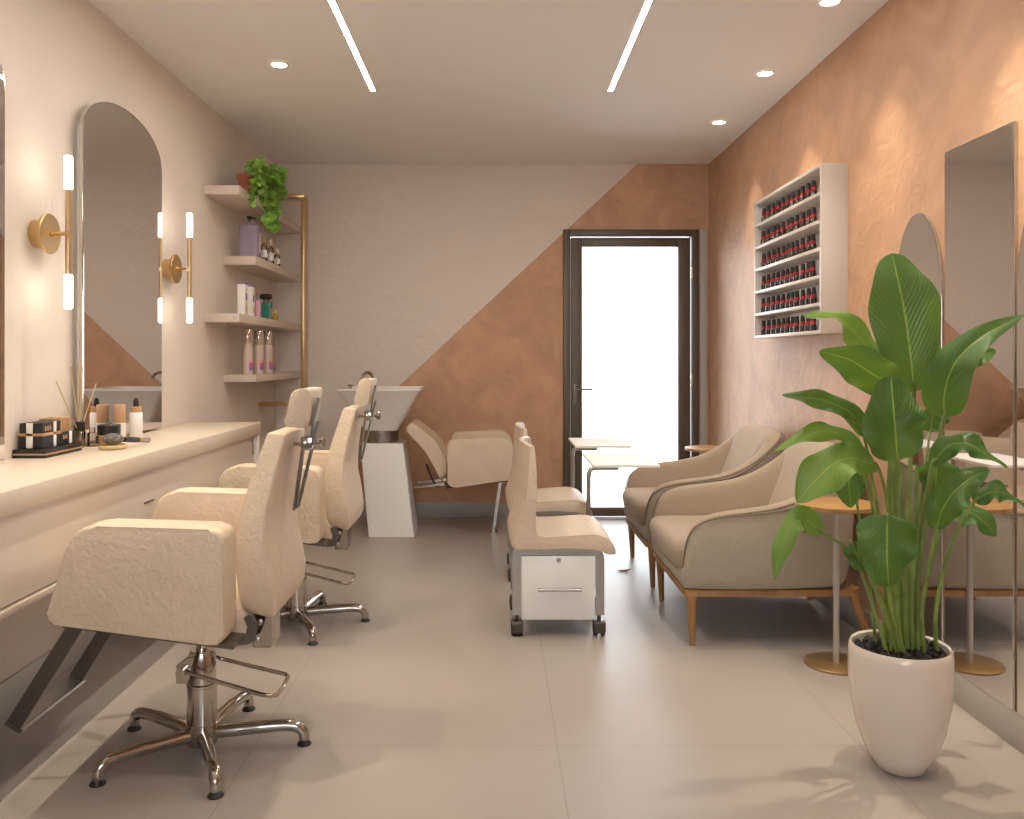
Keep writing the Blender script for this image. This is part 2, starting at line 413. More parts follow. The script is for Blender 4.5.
# ------------------------------------------------------------------ left wall: mirrors, sconces, counter
def arch_mirror(y0, y1, z0, ztop, label, grp='arched styling mirrors', xb=XL, th=.05, rise=None, sgn=1):
    yc = (y0+y1)/2; r = (y1-y0)/2; rise = rise or r; zs = ztop-rise
    t = thing('wall_mirror', (xb, yc, z0), label, 'mirror', grp)
    def outline(ins):
        pts = [(y0+ins, z0+ins), (y1-ins, z0+ins)]
        for k in range(33):
            a = math.pi*k/32; pts.append((yc+(r-ins)*math.cos(a), zs+(rise-ins)*math.sin(a)))
        return pts
    eb = .66 if th > .03 else .15
    xs = sorted((xb+sgn*th*eb, xb+sgn*(th-.001)))
    obj('glass_edge', B().prism(outline(0), xs[0], xs[1], 'x', .003, 1), 'mirroredge', t)
    xs = sorted((xb+sgn*(th-.003), xb+sgn*th))
    obj('mirror_glass', B().prism(outline(.006), xs[0], xs[1], 'x'), 'mirror', t, smooth=False)
    xs = sorted((xb, xb+sgn*th*eb))
    obj('backing', B().prism(outline(.05), xs[0], xs[1], 'x'), 'white', t)
    return t
arch_mirror(3.44, 4.254, .885, 2.345, 'tall arched mirror between the two brass sconces above the counter', rise=.185)
arch_mirror(2.08, 2.894, .885, 2.345, 'arched mirror cut off by the left edge of the photo', rise=.185)

SC = None
def sconce(y, z, label):
    t = thing('wall_sconce', (XL, y, z), label, 'wall lamp', 'brass wall sconces')
    b = B(); b.lathe((XL, y, z), [(.052, 0), (.053, .003), (.053, .044)], 40, 'x')
    obj('backplate', b, 'brass', t)
    b = B(); b.lathe((XL, y, z), [(.073, .044), (.075, .046), (.075, .056), (.073, .058)], 40, 'x')
    obj('face_disc', b, 'brass', t)
    xr = -1.586
    b = B(); b.tube([(XL+.058, y, z), (xr, y, z)], .007, 12); b.lathe((XL+.058, y, z), [(.012, 0), (.012, .012)], 16, 'x')
    b.lathe((xr, y, z), [(.0115, -.01), (.0115, .01)], 16, 'y')
    obj('arm', b, 'brass', t)
    obj('rod', B().lathe((xr, y, z), [(.0105, -.155), (.0105, .165)], 16), 'brass', t)
    for za, zb in ((-.278, -.150), (.164, .290)):
        obj('lamp_tube', B().lathe((xr, y, z), [(.010, za), (.015, za+.004), (.015, zb-.004), (.010, zb)], 16), 'bulb', t)
sconce(3.175, 1.69, 'brass double-tube wall sconce left of the tall arched mirror')
sconce(4.43, 1.69, 'brass double-tube wall sconce between the arched mirror and the shelves')

CT = .876; CE = 4.73; CF = -1.299
single('countertop', B().box(XL+.0015, CF, 1.1, CE, CT-.066, CT, .003), 'counter', (XL+.2, 2.9, CT-.066), 'long beige styling countertop along the left wall under the mirrors', 'countertop')
cab = thing('drawer_cabinet', (XL, 2.9, .53), 'wall-hung beige cabinet below the countertop behind the salon chairs', 'cabinet')
obj('carcass', B().box(XL+.0015, -1.345, 1.12, CE-.045, .55, CT-.066), 'cabinet', cab)
obj('end_panel', B().box(XL+.0015, CF-.004, CE-.045, CE-.002, .53, CT-.066, .002), 'cabinet', cab)
obj('bottom_panel', B().box(XL+.0015, -1.322, 1.12, CE-.045, .53, .550, .002), 'counter', cab)
fp = obj('front_panel', B().box(-1.346, -1.330, 1.125, CE-.05, .556, CT-.072, .002), 'cabinet', cab)
obj('drawer_pull', B().box(-1.331, -1.324, 3.235, 3.325, .678, .684, .001), 'darksteel', fp)
obj('hinge', B().box(-1.330, -1.322, CE-.056, CE-.046, .70, .78, .002), 'steel', cab)

# ------------------------------------------------------------------ things on the counter
t = thing('gift_tray', (-1.64, 3.17, CT), 'flat black tray with a gold stripe holding the black gift boxes', 'tray')
obj('tray', B().box(-1.707, -1.588, 3.02, 3.285, CT, CT+.030, .002), 'blackcard', t)
b = B(); b.box(-1.708, -1.587, 3.019, 3.286, CT+.010, CT+.016, .0005)
obj('gold_stripe', b, 'kraft', t)
ZT = CT+.030
def giftbox(x0, x1, y0, y1, z0, z1, labels, name, label, band=True):
    g = thing(name, ((x0+x1)/2, (y0+y1)/2, z0), label, 'box', 'gift boxes on the counter')
    obj('box_body', B().box(x0, x1, y0, y1, z0, z1, .0015), 'blackcard', g)
    if band:
        zm = (z0+z1)/2; obj('gold_ribbon', B().box(x0-.0012, x1+.0012, y0-.0012, y1+.0012, zm-.005, zm+.006, .0004), 'kraft', g)
    for f, a0, a1 in labels:
        if f == 'front': bb = B().box(a0, a1, y0-.002, y0+.001, z0+.003, z1+.001, .0004)
        else: bb = B().box(x1-.001, x1+.002, a0, a1, z0+.003, z1+.001, .0004)
        obj('white_label', bb, 'whitecard', g)
    return g
g = giftbox(-1.693, -1.609, 3.04, 3.165, ZT, ZT+.045, [('front', -1.668, -1.645), ('side', 3.112, 3.130)], 'gift_box', 'lower large black gift box with white label bands on the tray', False)
g = giftbox(-1.693, -1.609, 3.04, 3.165, ZT+.045, ZT+.092, [('front', -1.668, -1.645), ('side', 3.112, 3.130)], 'gift_box', 'upper large black gift box topping the stack, small gold lettering', False)
b = B()
for i in range(3):
    y = 3.052+i*.016
    b.box(-1.609, -1.6075, y, y+.009, ZT+.066, ZT+.080, .0002)
    b.box(-1.609, -1.6070, y+.003, y+.006, ZT+.062, ZT+.066, .0002)
obj('gold_lettering', b, 'kraft', g)
obj('gold_ribbon', B().box(-1.695, -1.607, 3.038, 3.167, ZT+.0455, ZT+.056, .0005), 'kraft', g)
g = giftbox(-1.693, -1.609, 3.170, 3.272, ZT, ZT+.048, [('side', 3.226, 3.245)], 'gift_box', 'low black gift box with one white label behind the stacked pair', False)
b = B()
for i in range(2): b.box(-1.609, -1.6075, 3.180+i*.018, 3.190+i*.018, ZT+.022, ZT+.036, .0003)
obj('gold_lettering', b, 'kraft', g)
b = B(); b.box(-1.693, -1.615, 3.172, 3.250, ZT+.048, ZT+.100, .001)
for i in range(6): b.box(-1.6155, -1.6135, 3.175+i*.012, 3.171+i*.012, ZT+.050, ZT+.098, .0003)
single('carton', b, 'kraft', (-1.64, 3.2, ZT+.048), 'brown ribbed cardboard carton standing on the low black gift box', 'box')

# reed diffuser
dx, dy = -1.655, 3.40
t = thing('reed_diffuser', (dx, dy, CT), 'glass reed diffuser with black collar and thin reeds beside the arched mirror', 'diffuser')
obj('bottle', B().lathe((dx, dy, CT), [(.020, 0), (.023, .004), (.023, .062), (.017, .070)], 24), 'bottleglass', t)
obj('collar', B().lathe((dx, dy, CT), [(.0195, .068), (.0205, .070), (.0205, .100), (.018, .102), (.008, .102)], 24), 'black', t)
obj('scent_oil', B().lathe((dx, dy, CT), [(.019, .004), (.0205, .008), (.0205, .03)], 20), mat('amber_oil', (.5, .33, .16), .1), t)
for ex, ey, ez in ((-.02, -.14, .265), (-.02, -.03, .32), (-.005, -.01, .33), (.0, .015, .33), (.02, .10, .25)):
    obj('reed', B().tube([(dx, dy+ey*.05, CT+.06), (dx+ex, dy+ey, CT+ez)], .0022, 6), 'reed', t)
# small clear perfume flask by the diffuser
t = thing('perfume_bottle', (-1.615, 3.43, CT), 'small square clear perfume bottle with black label beside the reed diffuser', 'bottle')
obj('bottle', B().box(-1.635, -1.598, 3.41, 3.445, CT, CT+.056, .004), 'bottleglass', t)
obj('label_patch', B().box(-1.5985, -1.597, 3.417, 3.438, CT+.012, CT+.042, .0004), 'blackcard', t)
obj('stopper', B().lathe((-1.617, 3.427, CT), [(.010, .054), (.011, .058), (.011, .074), (.008, .076)], 16), 'bottleglass', t)
# jar
jx, jy = -1.575, 3.50
jx, jy = -(496-109)*3.49/F, 3.49
t = thing('cream_jar', (jx, jy, CT), 'brown cosmetic jar with wide black lid on the counter', 'jar')
obj('jar_body', B().lathe((jx, jy, CT), [(.040, 0), (.043, .004), (.043, .040), (.041, .043)], 32), 'tan', t)
obj('lid', B().lathe((jx, jy, CT), [(.043, .042), (.0445, .045), (.0445, .080), (.042, .083)], 32), 'black', t)
# foundation tube
fx, fy = -(496-119.5)*3.69/F, 3.69
t = thing('foundation_bottle', (fx, fy, CT), 'white foundation bottle with tall tan cap behind the jar', 'bottle')
obj('bottle_body', B().lathe((fx, fy, CT), [(.024, 0), (.025, .003), (.025, .076)], 24), 'whitecard', t)
obj('cap', B().lathe((fx, fy, CT), [(.0245, .076), (.0255, .078), (.0255, .150), (.0235, .153)], 24), 'tan', t)
# dropper bottle
px_, py_ = -(496-136)*3.74/F, 3.74
t = thing('dropper_bottle', (px_, py_, CT), 'white dropper bottle with tan collar and black bulb on the counter', 'bottle')
obj('bottle_body', B().lathe((px_, py_, CT), [(.025, 0), (.027, .003), (.027, .112), (.024, .117)], 24), 'whitecard', t)
obj('collar', B().lathe((px_, py_, CT), [(.0225, .115), (.023, .117), (.023, .140), (.020, .142)], 24), 'tan', t)
obj('bulb', B().lathe((px_, py_, CT), [(.0115, .140), (.012, .144), (.011, .165), (.010, .172), (.006, .179), (.001, .181)], 18), 'black', t)
# compact with brush on it
kx, ky = -(496-113)*3.32/F, 3.32
t = thing('compact_case', (kx, ky, CT), 'round pale gold compact case lying under the makeup brush', 'compact')
obj('base', B().lathe((kx, ky, CT), [(.044, 0), (.050, .004), (.051, .012), (.047, .016)], 36), 'reed', t)
obj('rim', B().lathe((kx, ky, CT), [(.044, .0155), (.046, .0155), (.046, .019), (.044, .019)], 36, cap=False), 'gold', t)
t = thing('makeup_brush', (kx, ky, CT+.02), 'makeup brush with fluffy grey bristles and black handle on the gold compact', 'brush')
b = B(); b.sphere((kx, ky, CT+.040), .040, 1.0, .8, .55, 24, 14)
for v in b.bm.verts: v.co += Vector((random.uniform(-1, 1), random.uniform(-1, 1), random.uniform(-1, 1)))*.0015
obj('bristles', b, 'bristle', t)
pa, pb = Vector((kx+.035, ky+.02, CT+.036)), P(149, 438.5, 3.52)
pb.z = CT+.016
dirv = (pb-pa)
obj('handle', B().tube([pa, pa+dirv*.35, pa+dirv*.55], [.010, .011, .010], 14), 'black', t)
obj('ferrule', B().tube([pa+dirv*.55, pa+dirv*.72], [.0105, .0105], 14), 'kraft', t)
obj('handle_end', B().tube([pa+dirv*.72, pa+dirv*.97, pa+dirv], [.010, .0105, .008], 14), 'steel', t)

# ------------------------------------------------------------------ shelves
SHZ = [(2.242, 2.188, 5.01), (1.870, 1.815, 5.367), (1.491, 1.440, 5.01), (1.125, 1.078, 5.367)]
SHL = ['topmost floating wall shelf carrying the trailing plant', 'second floating wall shelf from the top carrying the lavender pump bottle',
       'third floating wall shelf from the top carrying the perfumes', 'lowest floating wall shelf carrying three clear bottles']
for (zt, zb, y0), lb in zip(SHZ, SHL):
    single('wall_shelf', B().box(XL, -1.504, y0, YB-.001, zb, zt, .003), 'shelfm', (XL, y0, zb), lb, 'shelf', 'floating shelves')
t = thing('shelf_frame', (XL, 6.2, .89), 'tall brass frame standing around the floating shelves in the left corner', 'frame')
fy0, fy1 = 6.15, 6.27
obj('top_bar', B().box(XL, -1.378, fy0, fy1, 2.385, 2.412, .002), 'brass', t)
obj('upright', B().box(-1.404, -1.378, fy0, fy1, .885, 2.385, .002), 'brass', t)
obj('bottom_bar', B().box(XL, -1.404, fy0, fy1, .885, .912, .002), 'brass', t)

# trailing plant
px0, py0, pz0 = -1.553, 5.32, 2.242
t = thing('trailing_plant', (px0, py0, pz0), 'bushy green trailing plant in a small clay pot on the top shelf', 'plant')
obj('clay_pot', B().lathe((px0, py0, pz0), [(.036, 0), (.038, .002), (.050, .095), (.055, .095), (.056, .125), (.050, .125), (.048, .11)], 28), 'pterra', t)
fo = B(); st = B()
def heart(b, c, d, n, L):
    d = d.normalized(); s = d.cross(n).normalized(); n = s.cross(d).normalized()
    pts = [(0, 0, 0), (-.10, .30, .03), (.18, .48, .06), (.55, .36, .05), (1, 0, -.10), (.55, -.36, .05), (.18, -.48, .06), (-.10, -.30, .03)]
    vs = [b.bm.verts.new(c+d*(u*L)+s*(v*L)+n*(w*L)) for u, v, w in pts]
    mid = b.bm.verts.new(c+d*(.5*L))
    for i in range(8): b.bm.faces.new((vs[i], vs[(i+1) % 8], mid))
for k in range(40):
    a = random.uniform(-.5, 1.0)*math.pi*.8
    a = random.gauss(.75, .75)             # mostly towards +X and away from the camera
    p0 = Vector((px0, py0, pz0+.115))
    reach = random.uniform(.07, .25); drop = random.uniform(-.05, .31) if reach > .1 else random.uniform(-.06, .1)
    e = Vector((math.cos(a)*reach*.85, math.sin(a)*reach*2.0, 0))
    ex = max(px0+e.x, -1.60)
    end = Vector((max(ex, -1.47) if drop > .1 else ex, py0+e.y, pz0+.135-drop))
    mid = Vector((p0.x+(end.x-p0.x)*.75, p0.y+(end.y-p0.y)*.7, pz0+.17))
    path = catmull([p0, mid, p0.lerp(end, .95)*.3+end*.7+Vector((0, 0, .05)), end], 5)
    st.tube(path, .0022, 5)
    for i in range(3, len(path), 1):
        for _ in range(2 if i > 5 else 1):
            dirn = Vector((random.uniform(-.4, 1), random.uniform(-.9, .5), random.uniform(-.9, .25)))
            nn = Vector((random.uniform(-.2, .6), random.uniform(-1, -.3), random.uniform(.1, 1)))
            heart(fo, path[i]+Vector((random.uniform(-.012, .012), random.uniform(-.012, .012), random.uniform(-.012, .012))), dirn, nn, random.uniform(.028, .048))
f = obj('foliage', fo, 'ivy', t, recalc=False, ang=60)
obj('vines', st, 'stem', t)
obj('soil', B().lathe((px0, py0, pz0), [(.047, .10), (.047, .112)], 20), 'soil', t)

# shelf 2
zz = 1.870
lx, ly = -1.575, 5.47
t = thing('pump_bottle', (lx, ly, zz), 'large lavender pump bottle with a dark pump on the second shelf', 'bottle')
b = B(); b.prism(rounded([(lx-.065, ly-.045), (lx+.065, ly-.045), (lx+.065, ly+.045), (lx-.065, ly+.045)], .028), zz, zz+.205, 'z', .010)
obj('bottle_body', b, 'lav', t)
b = B(); b.box(lx+.0655, lx+.067, ly-.02, ly+.02, zz+.03, zz+.16, .0004); obj('label_patch', b, 'cream', t)
obj('neck', B().lathe((lx, ly, zz), [(.018, .203), (.018, .225), (.012, .228)], 18), 'lav', t)
b = B(); b.lathe((lx, ly, zz), [(.006, .225), (.006, .245), (.016, .247), (.017, .262), (.013, .266)], 16); b.tube([(lx, ly, zz+.256), (lx+.03, ly, zz+.254), (lx+.04, ly, zz+.244)], .005, 8)
obj('pump_head', b, 'black', t)
for i, (yy, hh, lb) in enumerate(((5.68, .165, 'clear glass vial nearest the lavender pump bottle on the second shelf'), (5.85, .165, 'middle one of three clear glass vials on the second shelf'), (6.02, .125, 'shortest clear glass vial, furthest along the second shelf'))):
    x = -1.540
    t = thing('glass_vial', (x, yy, zz), lb, 'bottle', 'clear glass vials on the second shelf')
    obj('vial_body', B().lathe((x, yy, zz), [(.020, 0), (.022, .003), (.022, hh*.62), (.010, hh*.72), (.010, hh*.78)], 20), 'bottleglass', t)
    obj('cap', B().lathe((x, yy, zz), [(.012, hh*.77), (.0125, hh*.78), (.0125, hh), (.010, hh+.003)], 16), 'cream', t)
    obj('label_patch', B().lathe((x, yy, zz), [(.0222, hh*.15), (.0226, hh*.16), (.0226, hh*.45), (.0222, hh*.46)], 20, cap=False), 'whitecard', t)
# shelf 3
zz = 1.491
for x, y, hh, lb in ((-1.539, 5.20, .195, 'taller white carton with purple top, nearest on the third shelf'), (-1.535, 5.34, .192, 'second white carton with purple top beside the pink perfume')):
    t = thing('product_carton', (x, y, zz), lb, 'box', 'white cartons on the third shelf')
    obj('carton_body', B().box(x-.024, x+.022, y-.03, y+.03, zz, zz+hh-.008, .002), 'whitecard', t)
    obj('purple_top', B().box(x-.025, x+.023, y-.031, y+.031, zz+hh-.010, zz+hh, .002), 'purple', t)
    obj('purple_print', B().box(x+.0215, x+.0235, y-.014, y+.014, zz+hh*.46, zz+hh*.68, .0003), 'purple', t)
    obj('orange_print', B().box(x+.0215, x+.0235, y-.010, y+.012, zz+hh*.12, zz+hh*.30, .0003), 'orangep', t)
x, y = -1.532, 5.47
t = thing('perfume_bottle', (x, y, zz), 'slim pink perfume bottle with clear cap on the third shelf', 'bottle')
obj('bottle', B().box(x-.028, x+.025, y-.022, y+.022, zz, zz+.105, .004), 'pinkp', t)
obj('silver_band', B().box(x-.006, x+.004, y-.023, y+.023, zz+.002, zz+.106, .001), 'chrome', t)
obj('cap', B().box(x-.012, x+.010, y-.012, y+.012, zz+.105, zz+.150, .003), 'bottleglass', t)
x, y = -1.580, 5.90
t = thing('perfume_bottle', (x, y, zz), 'teal green perfume bottle with wide black stopper on the third shelf', 'bottle')
b = B(); b.prism(rounded([(x-.046, y-.032), (x+.036, y-.032), (x+.036, y+.032), (x-.046, y+.032)], .012), zz, zz+.122, 'z', .007)
obj('bottle', b, 'teal', t)
obj('neck', B().lathe((x-.005, y, zz), [(.018, .120), (.018, .145)], 18), 'darksteel', t)
obj('stopper', B().lathe((x-.005, y, zz), [(.030, .143), (.042, .150), (.043, .170), (.036, .178)], 24), 'black', t)
obj('gold_label', B().box(x+.0355, x+.0372, y-.02, y+.022, zz+.03, zz+.085, .0004), 'gold', t)
x, y = -1.575, 6.10
t = thing('perfume_bottle', (x, y, zz), 'small round gold perfume flask at the far side of the teal bottle', 'bottle')
obj('bottle', B().sphere((x, y, zz+.030), .030, .8, .9, 1), 'gold', t)
obj('cap', B().lathe((x, y, zz), [(.010, .057), (.011, .060), (.011, .082), (.008, .084)], 14), 'cream', t)
# shelf 4
zz = 1.125
proto = None
for i, (x, y, lb) in enumerate(((-1.580, 5.45, 'nearest of three tall clear spray bottles on the lowest shelf'), (-1.558, 5.62, 'middle of three tall clear spray bottles on the lowest shelf'), (-1.545, 5.80, 'furthest of three tall clear spray bottles on the lowest shelf'))):
    if proto is None:
        t = thing('spray_bottle', (x, y, zz), lb, 'bottle', 'tall spray bottles on the lowest shelf'); proto = t
        obj('bottle_body', B().lathe((x, y, zz), [(.030, 0), (.033, .004), (.033, .185), (.028, .192)], 28), mat('frosted_bottle', (.60, .47, .40), .25, coat=.3), t)
        obj('collar', B().lathe((x, y, zz), [(.024, .191), (.024, .202)], 20), 'brass', t)
        obj('cap', B().lathe((x, y, zz), [(.027, .200), (.028, .202), (.027, .285), (.024, .290)], 24), mat('clear_cap', (.66, .55, .47), .08, .75), t)
        for nm, mm, a0, a1 in (('magenta_print', 'magenta', .045, .075), ('orange_print', 'orangep', .075, .088), ('purple_print', 'purple', .028, .045)):
            bb = B(); rr = []
            for h_ in (a0, a1):
                rr.append([Vector((x+.0337*math.cos(R(a)), y+.0337*math.sin(R(a)), zz+h_)) for a in range(-62, -5, 8)])
            bb.rings(rr, closed=False, cap=False); obj(nm, bb, mm, t, recalc=False)
    else: dup(proto, (x, y, zz), lb)

# ------------------------------------------------------------------ salon chairs
def salon_chair(label):
    cy = 2.686; cx = -.922
    t = thing('salon_chair', (cx, cy, 0), label, 'chair', 'hydraulic salon chairs at the counter')
    # arms
    out = rounded([(-1.230, .507), (-1.152, .774), (-.744, .762), (-.742, .452), (-.775, .447)], [.025, .065, .04, .03, .02], 6)
    for y0, y1 in ((2.33, 2.446), (2.926, 3.042)):
        a = obj('armrest', B().prism(out, y0, y1, 'y', .011, 3), 'chair', t)
    sb = rounded([(-1.20, .500), (-1.20, .545), (-.76, .505), (-.715, .50), (-.70, .43), (-.73, .432)], .02, 4)
    b = B(); b.prism(rounded([(-1.225, .47), (-1.225, .580), (-.75, .545), (-.70, .43)], [.04, .05, .04, .03], 5), 2.45, 2.922, 'y', .012, 3)
    obj('seat', b, 'chair', t)
    b = B(); b.prism([(-1.19, .492), (-1.19, .500), (-.72, .442), (-.72, .430)], 2.345, 3.03, 'y')
    obj('seat_plate', b, 'darksteel', t)
    b = B(); b.prism(rounded([(-.748, .405), (-.748, .47), (-.70, .50), (-.682, .46), (-.70, .41)], .012, 3), 2.452, 2.462, 'y', .002, 1)
    obj('seat_end_cap', b, 'darksteel', t)
    # backrest loft
    secs = [(.468, -.704, -.664, .150, .008), (.476, -.720, -.652, .186, .012), (.500, -.738, -.644, .208, .014), (.54, -.748, -.643, .216, .012), (.60, -.755, -.652, .218, .011), (.70, -.757, -.671, .216, .010),
            (.78, -.745, -.668, .198, .010), (.86, -.727, -.656, .176, .010), (.94, -.704, -.641, .155, .010), (1.000, -.686, -.628, .139, .010), (1.007, -.683, -.631, .136, .009), (1.009, -.676, -.638, .128, .007)]
    rs = []
    for z, xf, xr, w, r in secs:
        o2 = rounded([(xf, cy-w*.96), (xr, cy-w), (xr, cy+w), (xf, cy+w*.96)], r, 3)
        rs.append([(x, y, z+(x+.70)*-.12) for x, y in o2])
    obj('backrest', B().rings(rs), 'chair', t, ang=40)
    hp = rounded([(-.645, 1.022), (-.618, 1.138), (-.562, 1.134), (-.582, 1.016)], [.015, .032, .008, .008], 5)
    obj('headrest', B().prism(hp, cy-.097, cy+.097, 'y', .008, 3), 'chair', t)
    # headrest bar, clamp, knob, back rail
    b = B(); b.tube([(-.556, cy, 1.105), (-.573, cy, 1.03), (-.580, cy, .955)], 0, rect=(.026, .006), up=(1, 0, 0))
    obj('headrest_bar', b, 'darksteel', t)
    b = B(); b.tube([(-.557, cy, 1.032), (-.622, cy, .762)], 0, rect=(.030, .006), up=(1, 0, 0)); b.tube([(-.600, cy, .985), (-.632, cy, .755)], 0, rect=(.034, .006), up=(1, 0, 0))
    obj('back_rail', b, 'darksteel', t)
    b = B(); b.box(-.608, -.572, cy-.024, cy+.024, .942, .985, .004); b.tube([(-.645, cy, .96), (-.60, cy, .96)], .006, 8)
    b.tube([(-.60, cy-.024, .965), (-.60, cy-.045, .965)], .008, 8)
    cl = obj('clamp', b, 'chrome', t)
    b = B(); b.tube([(-.58, cy, .963), (-.552, cy, .963)], .007, 10); b.lathe((-.556, cy, .963), [(.012, 0), (.020, .004), (.020, .016), (.014, .020)], 10, 'x')
    obj('knob', b, 'chrome', cl)
    # bracket below the back
    b = B(); b.box(-.712, -.655, 2.50, 2.60, .383, .485, .004, 1)
    b.tube([(-.69, 2.55, .46), (-.80, 2.55, .43)], 0, rect=(.05, .012))
    br = obj('recline_bracket', b, 'chrome', t)
    b = B()
    for x, z in ((-.690, .458), (-.697, .408)): b.lathe((x, 2.50, z), [(.006, -.006), (.009, -.004), (.009, 0)], 12, 'y')
    obj('bolt', b, 'steel', br)
    # footrest
    for y in (2.50, 2.872):
        obj('footrest_bar', B().tube([(-1.12, y, .50), (-1.185, y, .512), (-1.413, y, .150)], 0, rect=(.012, .045), up=(0, 0, 1)), 'darksteel', t)
    b = B(); b.tube([(-1.405, 2.494, .152), (-1.405, 2.878, .152)], 0, rect=(.05, .010), up=(.5, 0, .85))
    b.tube([(-1.385, 2.494, .145), (-1.385, 2.878, .145)], .006, 8)
    obj('footplate', b, 'steel', t)
    # column
    b = B(); b.lathe((cx, cy, 0), [(.048, .075), (.048, .088), (.046, .09), (.046, .205), (.048, .207), (.048, .213), (.042, .216), (.042, .300), (.036, .312), (.036, .318)], 36)
    obj('column', b, 'chrome', t)
    b = B(); b.lathe((cx, cy, 0), [(.018, .315), (.018, .46)], 20); b.box(cx-.10, cx+.10, cy-.09, cy+.09, .425, .452, .004)
    obj('piston', b, 'chrome', t)
    b = B(); b.lathe((cx, cy, 0), [(.030, .018), (.046, .024), (.050, .050), (.048, .076)], 36)
    obj('hub', b, 'chrome', t)
    for k in range(5):
        a = R(7.5+72*k); c, s = math.cos(a), math.sin(a)
        pts = [(.03, .055), (.12, .060), (.22, .064), (.275, .062), (.300, .052), (.312, .035), (.314, .014)]
        rr = [.021, .020, .018, .018, .018, .017, .015]
        L = obj('leg', B().tube(catmull([(cx+c*r, cy+s*r, z) for r, z in pts], 4), [rr[min(i//4, 6)] for i in range(25)], 14), 'chrome', t)
        obj('glide', B().lathe((cx+c*.314, cy+s*.314, 0), [(.022, 0), (.023, .003), (.016, .012), (.010, .016)], 16), 'black', L)
    # pump pedal
    pts = [(cx+.02, 2.735, .276), (-.70, 2.735, .226), (-.672, 2.735, .220), (-.660, 2.72, .218), (-.655, 2.64, .217), (-.658, 2.575, .218), (-.672, 2.558, .220), (-.70, 2.556, .225), (cx-.035, 2.60, .279)]
    b = B(); b.tube(pts, .0065, 10)
    pd = obj('pump_pedal', b, 'chrome', t)
    b = B(); b.prism([(cx-.055, .235), (cx-.055, .29), (cx-.02, .318), (cx, .318), (cx-.02, .235)], 2.612, 2.628, 'y', .003, 1)
    b.tube([(cx-.035, 2.59, .275), (cx-.035, 2.63, .275)], .014, 12)
    obj('pedal_pivot', b, 'chrome', pd)
    return t
ch = salon_chair('nearest cream salon chair with headrest on chrome star base, in the foreground')
dup(ch, (ch.location.x, ch.location.y+1.276, 0), 'cream salon chair further back at the counter, just in front of the wash basin')

# ------------------------------------------------------------------ wash basin
t = thing('wash_basin', (-.72, 6.03, 0), 'white tapered hair wash basin on a white pedestal by the back wall', 'basin')
def rect(x0, x1, y0, y1, z, r=.012): return [(x, y, z) for x, y in rounded([(x0, y0), (x1, y0), (x1, y1), (x0, y1)], r, 3)]
obj('pedestal', B().rings([rect(-.877, -.562, 5.88, 6.19, 0), rect(-.940, -.640, 5.91, 6.17, .640)]), 'white', t, ang=25)
prof = [(.100, .640)]
for k in range(6): prof += [(.112, .642+k*.0145), (.116, .645+k*.0145), (.116, .652+k*.0145), (.112, .655+k*.0145)]
prof += [(.100, .735)]
obj('collar_ring', B().lathe((-.800, 6.03, 0), prof, 40), 'steel', t)
bx = (-1.080, -.507, 5.75, 6.33)
b = B()
b.rings([rect(-.915, -.685, 5.92, 6.14, .728, .03), rect(-.925, -.675, 5.91, 6.15, .745, .03), rect(bx[0]+.02, bx[1]-.02, bx[2]+.02, bx[3]-.02, .992, .03), rect(*bx, 1.011, .02), rect(*bx, 1.020, .02),
         rect(bx[0]+.02, bx[1]-.02, bx[2]+.02, bx[3]-.02, 1.022, .03), rect(bx[0]+.05, bx[1]-.05, bx[2]+.05, bx[3]-.05, .98, .05), rect(-.93, -.67, 5.92, 6.14, .80, .05), rect(-.84, -.76, 5.99, 6.07, .785, .03)])
obj('bowl', b, 'ceramic', t, ang=30)
b = B(); b.lathe((-1.035, 6.05, .985), [(.022, 0), (.022, .012), (.014, .018), (.014, .045), (.018, .05), (.014, .058)], 18); b.tube([(-1.035, 6.05, 1.025), (-1.0, 6.02, 1.04)], .005, 8)
obj('tap', b, 'chrome', t)
b = B(); b.tube(catmull([(-.965, 6.2, 1.03), (-.965, 6.18, 1.09), (-.93, 6.14, 1.125), (-.89, 6.10, 1.115), (-.875, 6.08, 1.085)], 6), .011, 10); b.lathe((-.965, 6.2, 1.03), [(.022, 0), (.020, .014)], 16)
obj('spray_hose', b, 'chrome', t)

# wash chair
t = thing('wash_chair', (-.1, 6.06, 0), 'low tan reclining wash chair beside the wash basin', 'chair')
sc = 856/5.74
def q(px, py, s=sc): return ((px-496)/s, CH-(py-358)/s)
ao = rounded([q(447.5, 443), q(450, 440), q(507, 436.5), q(515, 452), q(512, 480), q(456, 487.5), q(447.5, 486.5)], [.02, .02, .07, .05, .02, .01, .03], 5)
for y0, y1 in ((5.74, 5.83), (6.31, 6.40)):
    obj('armrest', B().prism(ao, y0, y1, 'y', .012, 3), 'chair', t)
so = rounded([q(452, 468), q(510, 463), q(512, 480), q(452, 486)], .02, 4)
obj('seat', B().prism(so, 5.832, 6.308, 'y', .01, 2), 'chair', t)
s2 = 856/5.88
bo = rounded([q(405.5, 430, s2), q(411, 421, s2), q(437, 442, s2), q(449, 466, s2), q(442, 482, s2), q(427, 453, s2)], [.015, .03, .05, .05, .015, .05], 5)
obj('backrest', B().prism(bo, 5.87, 6.27, 'y', .014, 3), 'chair', t)
obj('seat_plate', B().prism([q(446, 486.8), q(446, 489), q(513, 481.5), q(513, 480)], 5.76, 6.38, 'y'), 'black', t)
s3 = 856/6.06
for y in (5.97, 6.20):
    b = B(); b.tube([(-.57, y, .328), (-.42, y, .345), (-.36, y, .352)], 0, rect=(.012, .018)); obj('mount_bar', b, 'chrome', t)
